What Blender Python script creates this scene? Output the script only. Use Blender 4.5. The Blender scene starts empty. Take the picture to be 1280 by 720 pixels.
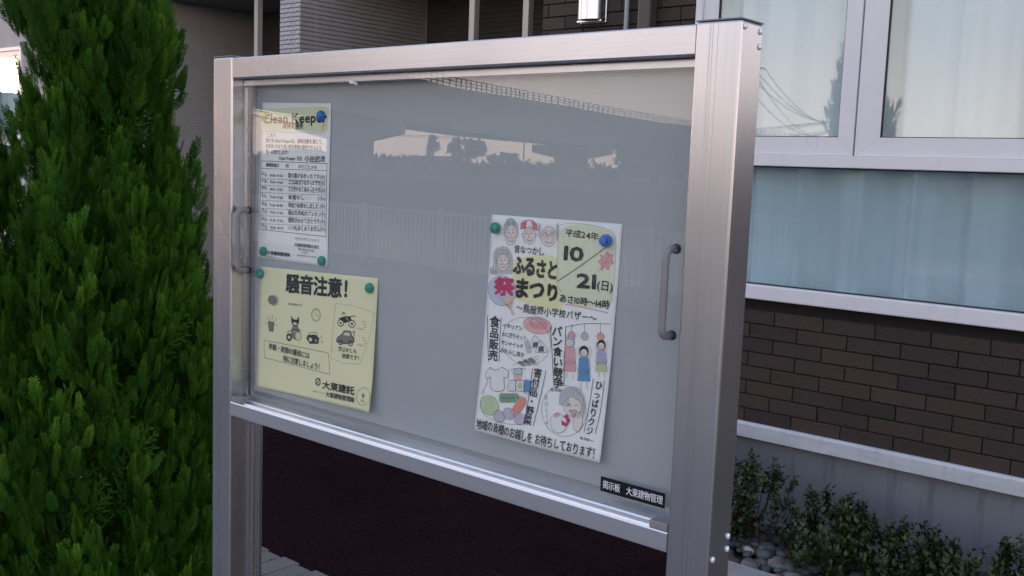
import bpy, bmesh, math, random
import numpy as np
from mathutils import Vector, Matrix

# ------------------------------------------------------------------ camera, sky, sun, exposure
OZ = 1.6                                    # eye height: builders below use heights relative to the eye
SC = bpy.context.scene
COL = SC.collection
R = math.radians

def cam_axes(yaw, pitch, roll):
    f = Vector((math.sin(yaw)*math.cos(pitch), math.cos(yaw)*math.cos(pitch), math.sin(pitch)))
    r = Vector((math.cos(yaw), -math.sin(yaw), 0)); u = r.cross(f)
    return r*math.cos(roll)+u*math.sin(roll), -r*math.sin(roll)+u*math.cos(roll), f
cd = bpy.data.cameras.new('camera'); cam = bpy.data.objects.new('camera', cd); COL.objects.link(cam)
r_, u_, f_ = cam_axes(R(-40.311), R(-6.610), R(2.1517))
m = Matrix((r_, u_, -f_)).transposed().to_4x4(); m.translation = (0, 0, OZ)
cam.matrix_world = m
cd.sensor_width = 36; cd.lens = 1271.08/1280*36; cd.clip_start = .02; cd.clip_end = 6000
SC.camera = cam
SUN_AZ = math.atan2(-.92, -.39)             # measured from +Y towards +X
SUN_EL = R(2.0)
w = bpy.data.worlds.new('World'); SC.world = w; w.use_nodes = True
nt = w.node_tree; nt.nodes.clear()
sky = nt.nodes.new('ShaderNodeTexSky'); sky.sky_type = 'NISHITA'; sky.sun_disc = False
sky.sun_elevation = SUN_EL; sky.sun_rotation = SUN_AZ % (2*math.pi)
sky.air_density = 1.0; sky.dust_density = 3.5; sky.ozone_density = 2.0
bg = nt.nodes.new('ShaderNodeBackground'); bg.inputs[1].default_value = .15
wo = nt.nodes.new('ShaderNodeOutputWorld')
# thin even dusk cloud over the clear sky: peach at the horizon, lavender, then slate blue overhead
tcw = nt.nodes.new('ShaderNodeTexCoord'); sx_ = nt.nodes.new('ShaderNodeSeparateXYZ'); nt.links.new(tcw.outputs['Generated'], sx_.inputs[0])
cr_w = nt.nodes.new('ShaderNodeValToRGB'); nt.links.new(sx_.outputs['Z'], cr_w.inputs[0])
stops = [(0, (2.9,2.15,1.72)), (.05, (2.6,2.1,1.82)), (.13, (1.62,1.47,1.47)), (.24, (1.05,1.08,1.18)), (.5, (.66,.76,1.0)), (1, (.46,.58,.88))]
while len(cr_w.color_ramp.elements) < len(stops): cr_w.color_ramp.elements.new(.5)
for e_, (p_, c_) in zip(cr_w.color_ramp.elements, stops): e_.position = p_; e_.color = (c_[0]*.5, c_[1]*.5, c_[2]*.5, 1)
nz = nt.nodes.new('ShaderNodeTexNoise'); nz.inputs['Scale'].default_value = 2.2; nz.inputs['Detail'].default_value = 5
mpw = nt.nodes.new('ShaderNodeMapping'); mpw.inputs['Scale'].default_value = (1, 1, 5); nt.links.new(tcw.outputs['Generated'], mpw.inputs[0]); nt.links.new(mpw.outputs[0], nz.inputs['Vector'])
mr = nt.nodes.new('ShaderNodeMapRange'); mr.inputs['From Min'].default_value = .3; mr.inputs['From Max'].default_value = .7; mr.inputs['To Min'].default_value = 3.6; mr.inputs['To Max'].default_value = 4.6
nt.links.new(nz.outputs['Fac'], mr.inputs[0])
sc1 = nt.nodes.new('ShaderNodeVectorMath'); sc1.operation = 'SCALE'; nt.links.new(cr_w.outputs[0], sc1.inputs[0]); nt.links.new(mr.outputs[0], sc1.inputs['Scale'])
sc2 = nt.nodes.new('ShaderNodeVectorMath'); sc2.operation = 'SCALE'; nt.links.new(sky.outputs[0], sc2.inputs[0]); sc2.inputs['Scale'].default_value = .09
ad_ = nt.nodes.new('ShaderNodeVectorMath'); ad_.operation = 'ADD'; nt.links.new(sc1.outputs[0], ad_.inputs[0]); nt.links.new(sc2.outputs[0], ad_.inputs[1])
nt.links.new(ad_.outputs[0], bg.inputs[0]); nt.links.new(bg.outputs[0], wo.inputs[0])
sl = bpy.data.lights.new('sun', 'SUN'); sl.energy = .25; sl.angle = R(6); sl.color = (1, .62, .38)
so = bpy.data.objects.new('sun', sl); COL.objects.link(so); so.location = (-30, -12, 20)
sd = Vector((math.sin(SUN_AZ)*math.cos(SUN_EL), math.cos(SUN_AZ)*math.cos(SUN_EL), math.sin(SUN_EL)))
so.rotation_euler = sd.to_track_quat('Z', 'Y').to_euler()
vs = SC.view_settings; vs.view_transform = 'Standard'; vs.look = 'None'; vs.exposure = 1.95; vs.gamma = 1
SC.cycles.max_bounces = 10; SC.cycles.transparent_max_bounces = 16; SC.cycles.glossy_bounces = 5
rnd = random.Random(7)

# ------------------------------------------------------------------ materials
def mat(name, base=(.5,.5,.5), rough=.6, metal=0, spec=.5):
    M = bpy.data.materials.new(name); M.use_nodes = True
    b = M.node_tree.nodes['Principled BSDF']
    b.inputs['Base Color'].default_value = (*base, 1); b.inputs['Roughness'].default_value = rough
    b.inputs['Metallic'].default_value = metal; b.inputs['Specular IOR Level'].default_value = spec
    return M
def N(M, t, **kw):
    n = M.node_tree.nodes.new(t)
    for k, v in kw.items(): setattr(n, k, v)
    return n
def LK(M, a, b): M.node_tree.links.new(a, b)
def ramp(M, fac, stops):
    n = N(M, 'ShaderNodeValToRGB'); e = n.color_ramp.elements
    while len(e) < len(stops): e.new(.5)
    for s, (p, c) in zip(e, stops): s.position = p; s.color = (*c, 1)
    LK(M, fac, n.inputs[0]); return n.outputs[0]
def noise(M, scale, detail=6, rough=.6, stretch=None, coord='Object'):
    tc = N(M, 'ShaderNodeTexCoord'); n = N(M, 'ShaderNodeTexNoise')
    n.inputs['Scale'].default_value = scale; n.inputs['Detail'].default_value = detail; n.inputs['Roughness'].default_value = rough
    if stretch:
        mp = N(M, 'ShaderNodeMapping'); mp.inputs['Scale'].default_value = stretch
        LK(M, tc.outputs[coord], mp.inputs[0]); LK(M, mp.outputs[0], n.inputs['Vector'])
    else: LK(M, tc.outputs[coord], n.inputs['Vector'])
    return n.outputs['Fac']
def bump(M, fac, strength=.3, dist=.002):
    b = N(M, 'ShaderNodeBump'); b.inputs['Strength'].default_value = strength; b.inputs['Distance'].default_value = dist
    LK(M, fac, b.inputs['Height']); LK(M, b.outputs[0], M.node_tree.nodes['Principled BSDF'].inputs['Normal'])
def P_(M): return M.node_tree.nodes['Principled BSDF']

def noisy(name, c0, c1, scale, rough=.7, metal=0, bs=.3, bd=.002, stretch=None, bscale=None, lo=.3, hi=.7):
    M = mat(name, c0, rough, metal)
    f = noise(M, scale, stretch=stretch)
    LK(M, ramp(M, f, [(lo, c0), (hi, c1)]), P_(M).inputs['Base Color'])
    if bs: bump(M, noise(M, bscale or scale*3, stretch=stretch), bs, bd)
    return M

ALU = noisy('anodised_aluminium', (.52,.515,.54), (.575,.57,.595), 9, .36, 1, .05, .0003, (40, 40, .6), 40)
ALU_H = noisy('anodised_aluminium_rail', (.50,.495,.52), (.55,.545,.57), 9, .34, 1, .05, .0003, (.6, 40, 40), 40)
for M_ in (ALU, ALU_H):                       # smudges and water marks in the gloss
    f = noise(M_, 5, 3, .5)
    LK(M_, ramp(M_, f, [(.3, (.25,)*3), (.75, (.31,)*3)]), P_(M_).inputs['Roughness'])
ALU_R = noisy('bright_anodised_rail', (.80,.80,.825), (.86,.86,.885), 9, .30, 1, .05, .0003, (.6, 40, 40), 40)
ALU_DK = mat('dark_anodised_aluminium', (.40,.41,.44), .42, 1)
GREYPL = noisy('grey_plastic', (.19,.18,.19), (.23,.22,.23), 60, .55, bs=.1)
BLACKRUB = mat('black_rubber', (.012,.012,.013), .6)
CAPM = mat('grey_cap_plastic', (.22,.21,.22), .5)
STEEL = mat('rivet_steel', (.75,.8,.86), .3, .3)
PANEL = noisy('pale_board_panel', (.39,.42,.45), (.41,.435,.46), 2.5, .42, bs=.03, bscale=300, bd=.0005)
WHITEF = noisy('white_window_frame', (.66,.66,.70), (.71,.71,.74), 3, .38, bs=.02)
TRIMW = noisy('white_flashing', (.42,.45,.50), (.52,.55,.59), 5, .4, bs=.03, stretch=(1,8,8))
MORTAR = noisy('dark_joint_mortar', (.006,.005,.005), (.011,.010,.010), 40, .9)
CONC = noisy('grey_rendered_concrete', (.125,.142,.165), (.165,.182,.21), 2.2, .85, bs=.25, bscale=160, bd=.001)
def streaks(M, scale, stretch, lo, amt):
    """rain streaks and grime over the base colour"""
    src = P_(M).inputs['Base Color'].links[0].from_socket; mx = N(M, 'ShaderNodeMix', data_type='RGBA', blend_type='MULTIPLY'); mx.inputs[0].default_value = amt
    LK(M, src, mx.inputs[6]); LK(M, ramp(M, noise(M, scale, 5, .65, stretch), [(lo, (.45,.43,.40)), (lo+.16, (1,1,1))]), mx.inputs[7]); LK(M, mx.outputs[2], P_(M).inputs['Base Color'])
streaks(CONC, 3, (4, 4, .5), .30, .6); streaks(CONC, 1.2, None, .36, .5)
streaks(TRIMW, 6, (5, 1, 1), .32, .22); streaks(WHITEF, 5, (3, 3, .6), .28, .15)
streaks(ALU, 7, (9, 9, .35), .30, .14); streaks(ALU_H, 7, (1.2, 5, 5), .30, .14)
SOFF = mat('grey_soffit_board', (.16,.17,.17), .8)
ROOMD = mat('dim_room_plaster', (.12,.12,.12), .9)
PIPEW = mat('pale_blue_grey_pipe', (.42,.48,.52), .45)
DSPOUT = mat('brown_downspout', (.055,.047,.043), .45)
STAINL = mat('stainless_steel', (.62,.64,.67), .22, 1)
POSTW = mat('cream_steel_post', (.52,.48,.45), .5)

def tile_mat(name, cols, rough=.75, sc=140):
    M = mat(name, cols[0], rough)
    oi = N(M, 'ShaderNodeObjectInfo'); c = ramp(M, oi.outputs['Random'], [(i/max(1, len(cols)-1), x) for i, x in enumerate(cols)])
    mx = N(M, 'ShaderNodeMix', data_type='RGBA', blend_type='MULTIPLY'); mx.inputs[0].default_value = 1
    f = noise(M, sc, 3, .7)
    LK(M, c, mx.inputs[6]); LK(M, ramp(M, f, [(.36, (.35,.35,.35)), (.47, (1,1,1)), (.75, (1.25,1.2,1.15))]), mx.inputs[7])
    LK(M, mx.outputs[2], P_(M).inputs['Base Color']); bump(M, f, .5, .002)
    return M
BRICK = tile_mat('brown_facing_tile', [(.019,.014,.012), (.041,.027,.021), (.029,.020,.017), (.047,.030,.023), (.022,.017,.016), (.038,.026,.021)])
GTILE = tile_mat('pale_grey_pillar_tile', [(.36,.38,.42), (.42,.43,.46), (.39,.41,.45)], sc=60)
SIDING = noisy('grey_ribbed_siding', (.40,.38,.37), (.46,.44,.42), 6, .8, bs=.3, bscale=150)
SIDED = noisy('dark_brown_siding', (.052,.044,.04), (.075,.062,.055), 5, .8, bs=.3, bscale=120)
PAVER = tile_mat('grey_brown_paver', [(.15,.135,.13), (.18,.165,.16), (.165,.15,.14)], .9, 200)
KERB = noisy('kerb_concrete', (.24,.235,.235), (.33,.32,.32), 25, .9, bs=.4, bscale=200, bd=.0015)
SOIL = noisy('dark_soil', (.035,.027,.02), (.07,.055,.042), 14, .95, bs=.8, bscale=60, bd=.01)

ASPH = mat('maroon_permeable_asphalt', (.02,.01,.01), .85)
vo = N(ASPH, 'ShaderNodeTexVoronoi'); vo.inputs['Scale'].default_value = 190
tc = N(ASPH, 'ShaderNodeTexCoord'); LK(ASPH, tc.outputs['Object'], vo.inputs['Vector'])
c = ramp(ASPH, vo.outputs['Color'], [(.15, (.011,.0055,.0065)), (.6, (.026,.0135,.0150)), (.93, (.040,.023,.024))])
mx = N(ASPH, 'ShaderNodeMix', data_type='RGBA', blend_type='MULTIPLY'); mx.inputs[0].default_value = 1
LK(ASPH, c, mx.inputs[6]); LK(ASPH, ramp(ASPH, noise(ASPH, 1.7, 5), [(.3, (.75,.75,.8)), (.7, (1.2,1.15,1.1))]), mx.inputs[7])
LK(ASPH, mx.outputs[2], P_(ASPH).inputs['Base Color'])
bump(ASPH, vo.outputs['Distance'], .9, .006); P_(ASPH).inputs['Specular IOR Level'].default_value = 0

def glass_mat(name, tint, rough=.0, extra=0.):
    """clear pane: see-through plus a Fresnel mirror, right from both sides"""
    M = bpy.data.materials.new(name); M.use_nodes = True; T = M.node_tree; T.nodes.clear()
    g = N(M, 'ShaderNodeNewGeometry'); mp = N(M, 'ShaderNodeMapRange')
    mp.inputs['To Min'].default_value = 1.52; mp.inputs['To Max'].default_value = 1/1.52
    LK(M, g.outputs['Backfacing'], mp.inputs[0])
    fr = N(M, 'ShaderNodeFresnel'); LK(M, mp.outputs[0], fr.inputs['IOR'])
    tr = N(M, 'ShaderNodeBsdfTransparent'); tr.inputs[0].default_value = (*tint, 1)
    gl = N(M, 'ShaderNodeBsdfGlossy'); gl.inputs['Roughness'].default_value = rough
    mx = N(M, 'ShaderNodeMixShader'); o = N(M, 'ShaderNodeOutputMaterial')
    fac = fr.outputs[0]
    if extra:
        ad = N(M, 'ShaderNodeMath', operation='ADD', use_clamp=True); ad.inputs[1].default_value = extra
        LK(M, fac, ad.inputs[0]); fac = ad.outputs[0]
    LK(M, fac, mx.inputs[0]); LK(M, tr.outputs[0], mx.inputs[1]); LK(M, gl.outputs[0], mx.inputs[2])
    LK(M, mx.outputs[0], o.inputs[0]); return M
GLASSB = glass_mat('clear_board_glass', (.965,.975,.97))
GLASSL = glass_mat('lower_window_glass', (.82,.88,.90), 0, .0)
GLASSW = glass_mat('window_glass', (.92,.965,.965), 0, .04)

CURT = mat('white_sheer_curtain', (.80,.83,.85), .9)
P_(CURT).inputs['Sheen Weight'].default_value = .2
def print_mat(n, c): return mat('print_'+n, c, .65)
PC = {'k':(.012,.012,.014),'d':(.10,.10,.115),'d2':(.20,.20,.16),'h':(.52,.52,.55),'y':(.80,.80,.46),'g':(.71,.76,.56),'g5':(.72,.76,.52),
 's':(.80,.70,.67),'r4':(.80,.54,.50),'r':(.72,.18,.22),'r2':(.78,.45,.44),'r3':(.70,.36,.40),'m':(.55,.03,.14),'o':(.78,.28,.20),'o2':(.80,.62,.40),'o3':(.75,.38,.28),
 'b':(.10,.28,.52),'b2':(.52,.60,.72),'l':(.42,.38,.60),'l2':(.55,.50,.60),'g2':(.48,.60,.34),'g3':(.55,.66,.42),'g4':(.20,.40,.22),'br':(.32,.20,.10),'br2':(.45,.36,.32),'w':(.80,.80,.82),'p':(.70,.70,.42)}
PM = {k: print_mat(k, v) for k, v in PC.items()}
PAPERW = noisy('white_paper', (.86,.865,.88), (.89,.895,.905), 12, .7, bs=.05, bscale=700, bd=.0003)
PAPERY = noisy('pale_yellow_paper', (.82,.795,.51), (.85,.82,.54), 8, .7, bs=.05, bscale=700, bd=.0003)

# ------------------------------------------------------------------ mesh helpers
class MB:
    def __init__(s): s.v = []; s.f = []; s.m = []
    def add(s, vs, fs, mi=0):
        n = len(s.v); s.v += [(x, y, z+OZ) for x, y, z in vs]; s.f += [tuple(i+n for i in q) for q in fs]; s.m += [mi]*len(fs)
    def box(s, x0, x1, y0, y1, z0, z1, mi=0, b=0):
        if b:
            bm = bmesh.new(); bmesh.ops.create_cube(bm, size=1)
            for v in bm.verts: v.co = (v.co.x*(x1-x0)+(x0+x1)/2, v.co.y*(y1-y0)+(y0+y1)/2, v.co.z*(z1-z0)+(z0+z1)/2)
            bmesh.ops.bevel(bm, geom=bm.edges[:], offset=b, segments=2, affect='EDGES', profile=.5)
            s.bm(bm, mi); return
        s.add([(x0,y0,z0),(x1,y0,z0),(x1,y1,z0),(x0,y1,z0),(x0,y0,z1),(x1,y0,z1),(x1,y1,z1),(x0,y1,z1)],
              [(0,3,2,1),(4,5,6,7),(0,1,5,4),(1,2,6,5),(2,3,7,6),(3,0,4,7)], mi)
    def bm(s, bm, mi=0):
        bm.verts.index_update()
        s.add([tuple(v.co) for v in bm.verts], [tuple(v.index for v in f.verts) for f in bm.faces], mi); bm.free()
    def tube(s, pts, r, n=8, mi=0, caps=True):
        pts = [Vector(p) for p in pts]; rr = r if isinstance(r, (list, tuple)) else [r]*len(pts)
        vs = []; up = None
        for i, p in enumerate(pts):
            d = (pts[min(i+1, len(pts)-1)]-pts[max(i-1, 0)]).normalized()
            if up is None: up = Vector((0,0,1)) if abs(d.z) < .9 else Vector((1,0,0))
            a = d.cross(up).normalized(); b_ = a.cross(d).normalized(); up = b_
            for k in range(n):
                t = 2*math.pi*k/n; vs.append(tuple(p+(a*math.cos(t)+b_*math.sin(t))*rr[i]))
        fs = [(i*n+k, i*n+(k+1) % n, (i+1)*n+(k+1) % n, (i+1)*n+k) for i in range(len(pts)-1) for k in range(n)]
        if caps: fs += [tuple(range(n))[::-1], tuple((len(pts)-1)*n+k for k in range(n))]
        s.add(vs, fs, mi)
    def lathe(s, c, prof, axis, n=20, mi=0):
        """prof: (distance along axis, radius)"""
        ax = Vector(axis).normalized(); a = ax.orthogonal().normalized(); b_ = ax.cross(a); c = Vector(c); vs = []
        for h, r in prof:
            for k in range(n):
                t = 2*math.pi*k/n; vs.append(tuple(c+ax*h+(a*math.cos(t)+b_*math.sin(t))*r))
        L = len(prof)
        fs = [(i*n+k, i*n+(k+1) % n, (i+1)*n+(k+1) % n, (i+1)*n+k) for i in range(L-1) for k in range(n)]
        fs += [tuple(range(n))[::-1], tuple((L-1)*n+k for k in range(n))]
        s.add(vs, fs, mi)
def wloc(o):
    v = Vector((0,0,0))
    while o is not None: v += Vector(o.location); o = o.parent
    return v
def tag(o, label=None, cat=None, group=None, kind=None):
    if label: o['label'] = label
    if cat: o['category'] = cat
    if group: o['group'] = group
    if kind: o['kind'] = kind
    return o
def thing(name, loc, label, cat, group=None):
    o = bpy.data.objects.new(name, None); COL.objects.link(o); o.location = (loc[0], loc[1], loc[2]+OZ); o.empty_display_size = .1
    return tag(o, label, cat, group)
def part(name, mb, mats, parent=None, smooth=False, label=None):
    me = bpy.data.meshes.new(name); off = wloc(parent) if parent else Vector((0,0,0))
    me.from_pydata([(x-off.x, y-off.y, z-off.z) for x, y, z in mb.v], [], mb.f)
    mats = mats if isinstance(mats, (list, tuple)) else [mats]
    for M in mats: me.materials.append(M)
    if len(mats) > 1: me.polygons.foreach_set('material_index', mb.m)
    if smooth: me.shade_smooth() if smooth is True else me.set_sharp_from_angle(angle=smooth)
    if smooth and smooth is not True:
        pass
    me.update(); o = bpy.data.objects.new(name, me); COL.objects.link(o); o.parent = parent
    if label: o['label'] = label
    return o
def inst(name, me, loc, parent, rz=0):
    o = bpy.data.objects.new(name, me); COL.objects.link(o); o.parent = parent
    off = wloc(parent) if parent else Vector((0,0,0))
    o.location = (loc[0]-off.x, loc[1]-off.y, loc[2]+OZ-off.z); o.rotation_euler = (0, 0, rz); return o
def npmesh(name, V, F, M, parent=None, tint=None, kind=None):
    """V (n,3) world, F (k,4) quads; tint per vertex"""
    off = wloc(parent) if parent else Vector((0,0,0))
    V = np.asarray(V, np.float32)-np.array(off, np.float32)
    me = bpy.data.meshes.new(name); k, q = F.shape
    me.vertices.add(len(V)); me.vertices.foreach_set('co', V.ravel())
    me.loops.add(k*q); me.loops.foreach_set('vertex_index', F.astype(np.int32).ravel())
    me.polygons.add(k); me.polygons.foreach_set('loop_start', np.arange(0, k*q, q, dtype=np.int32))
    try: me.polygons.foreach_set('loop_total', np.full(k, q, np.int32))
    except Exception: pass
    if tint is not None:
        a = me.attributes.new('tint', 'FLOAT', 'POINT'); a.data.foreach_set('value', np.asarray(tint, np.float32))
    me.update(calc_edges=True); me.materials.append(M)
    o = bpy.data.objects.new(name, me); COL.objects.link(o); o.parent = parent
    if kind: o['kind'] = kind
    return o
def boxmesh(name, sx, sy, sz, M, b=.002):
    """unit piece centred on its own origin, for sharing"""
    bm = bmesh.new(); bmesh.ops.create_cube(bm, size=1)
    for v in bm.verts: v.co = (v.co.x*sx, v.co.y*sy, v.co.z*sz)
    if b:
        es = [e for e in bm.edges if all(v.co.y < 0 for v in e.verts)] if b > 0 else [e for e in bm.edges if all(v.co.z > 0 for v in e.verts)]
        bmesh.ops.bevel(bm, geom=es, offset=abs(b), segments=1, affect='EDGES')
    me = bpy.data.meshes.new(name); bm.to_mesh(me); bm.free(); me.materials.append(M); return me

# ------------------------------------------------------------------ setting: ground, water, paving
def sheet(name, x0, x1, y0, y1, z, M, nx=1, ny=1):
    mb = MB(); vs = [(x0+(x1-x0)*i/nx, y0+(y1-y0)*j/ny, z) for j in range(ny+1) for i in range(nx+1)]
    mb.add(vs, [(j*(nx+1)+i, j*(nx+1)+i+1, (j+1)*(nx+1)+i+1, (j+1)*(nx+1)+i) for j in range(ny) for i in range(nx)])
    o = part(name, mb, M); o['kind'] = 'structure'; return o
G = -1.6
ground = sheet('ground', -1500, 1500, -10.2, 1500, G-.03, SOIL)
sheet('asphalt_pavement', -40, 9, 2.45, 3.555, G, ASPH)
sheet('entrance_asphalt', -14, -2.02, 3.5555, 7.1, G, ASPH)
LANE = noisy('pale_concrete_paving', (.13,.13,.135), (.175,.172,.17), 3, .9, bs=.5, bscale=150, bd=.003)
sheet('concrete_forecourt', -200, 200, -10.1, 1.2, G+.001, LANE)
WATER = noisy('river_water', (.02,.03,.035), (.03,.04,.045), .5, .08, bs=.25, bscale=3, bd=.05, stretch=(1,2,1)); P_(WATER).inputs['Specular IOR Level'].default_value = .5
sheet('river_water', -1500, 1500, -50, -12.5, G-1.7, WATER)
mb = MB(); mb.add([(-1500,-10.2,G-.03),(1500,-10.2,G-.03),(1500,-12.6,G-1.8),(-1500,-12.6,G-1.8)], [(0,3,2,1)]); b_ = part('river_bank', mb, SOIL); b_['kind'] = 'structure'
GRASSM = noisy('dull_far_grass', (.03,.04,.02), (.06,.07,.035), .4, .95, bs=0)
mb = MB(); mb.add([(-1500,-49.5,G-1.8),(1500,-49.5,G-1.8),(1500,-53,G+.4),(-1500,-53,G+.4),(-1500,-2500,G+.4),(1500,-2500,G+.4)], [(0,1,2,3)[::-1],(3,2,5,4)[::-1]]); b_ = part('far_bank', mb, GRASSM); b_['kind'] = 'structure'

# pavers beside the asphalt
pv = bpy.data.objects.new('paver_strip', None); COL.objects.link(pv); pv.location = (0, 2.2, OZ+G); pv['kind'] = 'structure'
pm = [boxmesh('paver', .098, .198, .06, PAVER, -.004), boxmesh('paver', .098, .198, .06, PAVER, -.006)]
for i in range(60):
    for j in range(3):
        x = -6.6+i*.1; y = 2.35-j*.2+(.0 if i % 2 else .014)-.0
        if x < -4.6 and j: continue
        inst('paver', pm[(i+j) % 2], (x, y, G-.022+rnd.uniform(-.0015, .0015)), pv, rnd.uniform(-.008, .008))
# kerb along the gravel bed
kb = bpy.data.objects.new('kerb', None); COL.objects.link(kb); kb.location = (0, 3.6, OZ+G); kb['kind'] = 'structure'
km = boxmesh('kerb_stone', .592, .155, .12, KERB, -.008)
for i in range(7): inst('kerb_stone', km, (-1.70+.6*i, 3.64, G-.035), kb)

# gravel bed: river pebbles of many colours
def pebbles(x0, x1, y0, y1, n, z, seed):
    rg = np.random.default_rng(seed); bm = bmesh.new(); bmesh.ops.create_icosphere(bm, subdivisions=2, radius=1)
    bv = np.array([v.co[:] for v in bm.verts]); bf = np.array([[v.index for v in f.verts] for f in bm.faces]); bm.free()
    V = []; F = []; T = []
    for k in range(n):
        s = rg.uniform(.016, .042)*np.array([1, rg.uniform(.6, .95), rg.uniform(.4, .65)])
        a = rg.uniform(0, 6.28); tl = rg.uniform(-.4, .4)
        d = 1+.10*np.sin(bv@rg.uniform(-3, 3, 3)+rg.uniform(0, 6))+.08*np.sin(bv@rg.uniform(-5, 5, 3))
        q = bv*d[:, None]*s; q = q@np.array([[1,0,0],[0,math.cos(tl),-math.sin(tl)],[0,math.sin(tl),math.cos(tl)]])
        q = q@np.array([[math.cos(a),-math.sin(a),0],[math.sin(a),math.cos(a),0],[0,0,1]])
        q += [rg.uniform(x0, x1), rg.uniform(y0, y1), z+s[2]*.6+rg.uniform(0, .025)+OZ]
        F.append(bf+len(bv)*k); V.append(q); T.append(np.full(len(bv), rg.random()))
    return np.concatenate(V), np.concatenate(F), np.concatenate(T)
PEB = mat('mixed_river_pebbles', (.3,.3,.3), .6)
at = N(PEB, 'ShaderNodeAttribute', attribute_name='tint')
cr = ramp(PEB, at.outputs['Fac'], [(0, (.045,.05,.055)), (.2, (.12,.12,.12)), (.35, (.07,.085,.09)), (.5, (.20,.19,.17)), (.6, (.12,.05,.035)), (.72, (.15,.11,.08)), (.84, (.06,.07,.075)), (.97, (.36,.34,.31))])
cr.node.color_ramp.interpolation = 'CONSTANT'
mx = N(PEB, 'ShaderNodeMix', data_type='RGBA', blend_type='MULTIPLY'); mx.inputs[0].default_value = .8
LK(PEB, cr, mx.inputs[6]); LK(PEB, ramp(PEB, noise(PEB, 60), [(.3, (.6,.6,.6)), (.7, (1.2,1.2,1.2))]), mx.inputs[7]); LK(PEB, mx.outputs[2], P_(PEB).inputs['Base Color'])
V, F, T = pebbles(-2.05, .6, 3.73, 4.3, 1300, G-.02, 3)
tag(npmesh('gravel', V, F, PEB, None, T, 'stuff'), 'mixed rounded river pebbles filling the bed between kerb and foundation', 'gravel').data.shade_smooth()

# ------------------------------------------------------------------ apartment building
B = thing('apartment_building', (-3.5, 5.5, G), 'apartment house with brown tiled wing, white windows, pale foundation and recessed grey entrance', 'building')
WY = 4.33
wx0, wx1, wz0, wz1 = -2.57, -.95, -.552, 1.12      # window opening
wall = None
mb = MB()
mb.box(-3.53, wx0, WY+.012, 7.6, -1.14, 4.6); mb.box(wx1, .68, WY+.012, 7.6, -1.14, 4.6)
mb.box(wx0, wx1, WY+.0125, 4.6, -1.1402, wz0); mb.box(wx0, wx1, WY+.0125, 7.6, wz1, 4.5998)
wall = part('wall', mb, MORTAR, B)
# facing tiles, each a piece
tm = {}
for wdt in (.231, .1135):
    tm[wdt] = [boxmesh('tile', wdt, .016+.002*k, .0635, BRICK, .003) for k in range(3)]
row = .0675; nt_ = 0
rest = MB()
z = -.6
rows = [(-1.14+.034+row*k) for k in range(int((4.5+1.14)/row))]
rows = [r-.0035 for r in rows]
for ri, zc in enumerate(rows):
    offx = -1.845 if ri % 2 else -1.732
    x = offx-.235*9
    while x < .68:
        a, b = max(x, -3.53), min(x+.235, .68)
        segs = []
        if b-a > .03: segs = [(a, b)]
        if (ri*7+int((x+9)*4.3)) % 5 == 0 and x < -2.5: segs = [(a, (a+b)/2), ((a+b)/2, b)] if b-a > .2 else segs
        for p, q in segs:
            if zc+row/2 > wz0 and zc-row/2 < wz1:
                if p < wx0 < q: q = wx0
                elif p < wx1 < q: p = wx1
                elif p >= wx0 and q <= wx1: continue
                if zc-row/2 < wz0 or zc+row/2 > wz1: continue
            if q-p < .03: continue
            full = abs(q-p-.235) < .004; half = abs(q-p-.1175) < .004
            vis = (zc < .0 and -2.4 < (p+q)/2 < -.6) or (.55 < zc < 1.15 and p < -2.5)
            if vis and nt_ < 215:
                me = tm[.231 if full else .1135][rnd.randrange(3)] if (full or half) else boxmesh('tile', q-p-.004, .018, .0635, BRICK, .003)
                inst('tile', me, ((p+q)/2, WY+.0065+rnd.uniform(-.0008, .0008), zc), wall); nt_ += 1
            else: rest.box(p+.002, q-.002, WY-.002, WY+.02, zc-.0318, zc+.0318)
        x += .235
o = part('tile_field', rest, BRICK, wall); o['kind'] = 'stuff'
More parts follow.
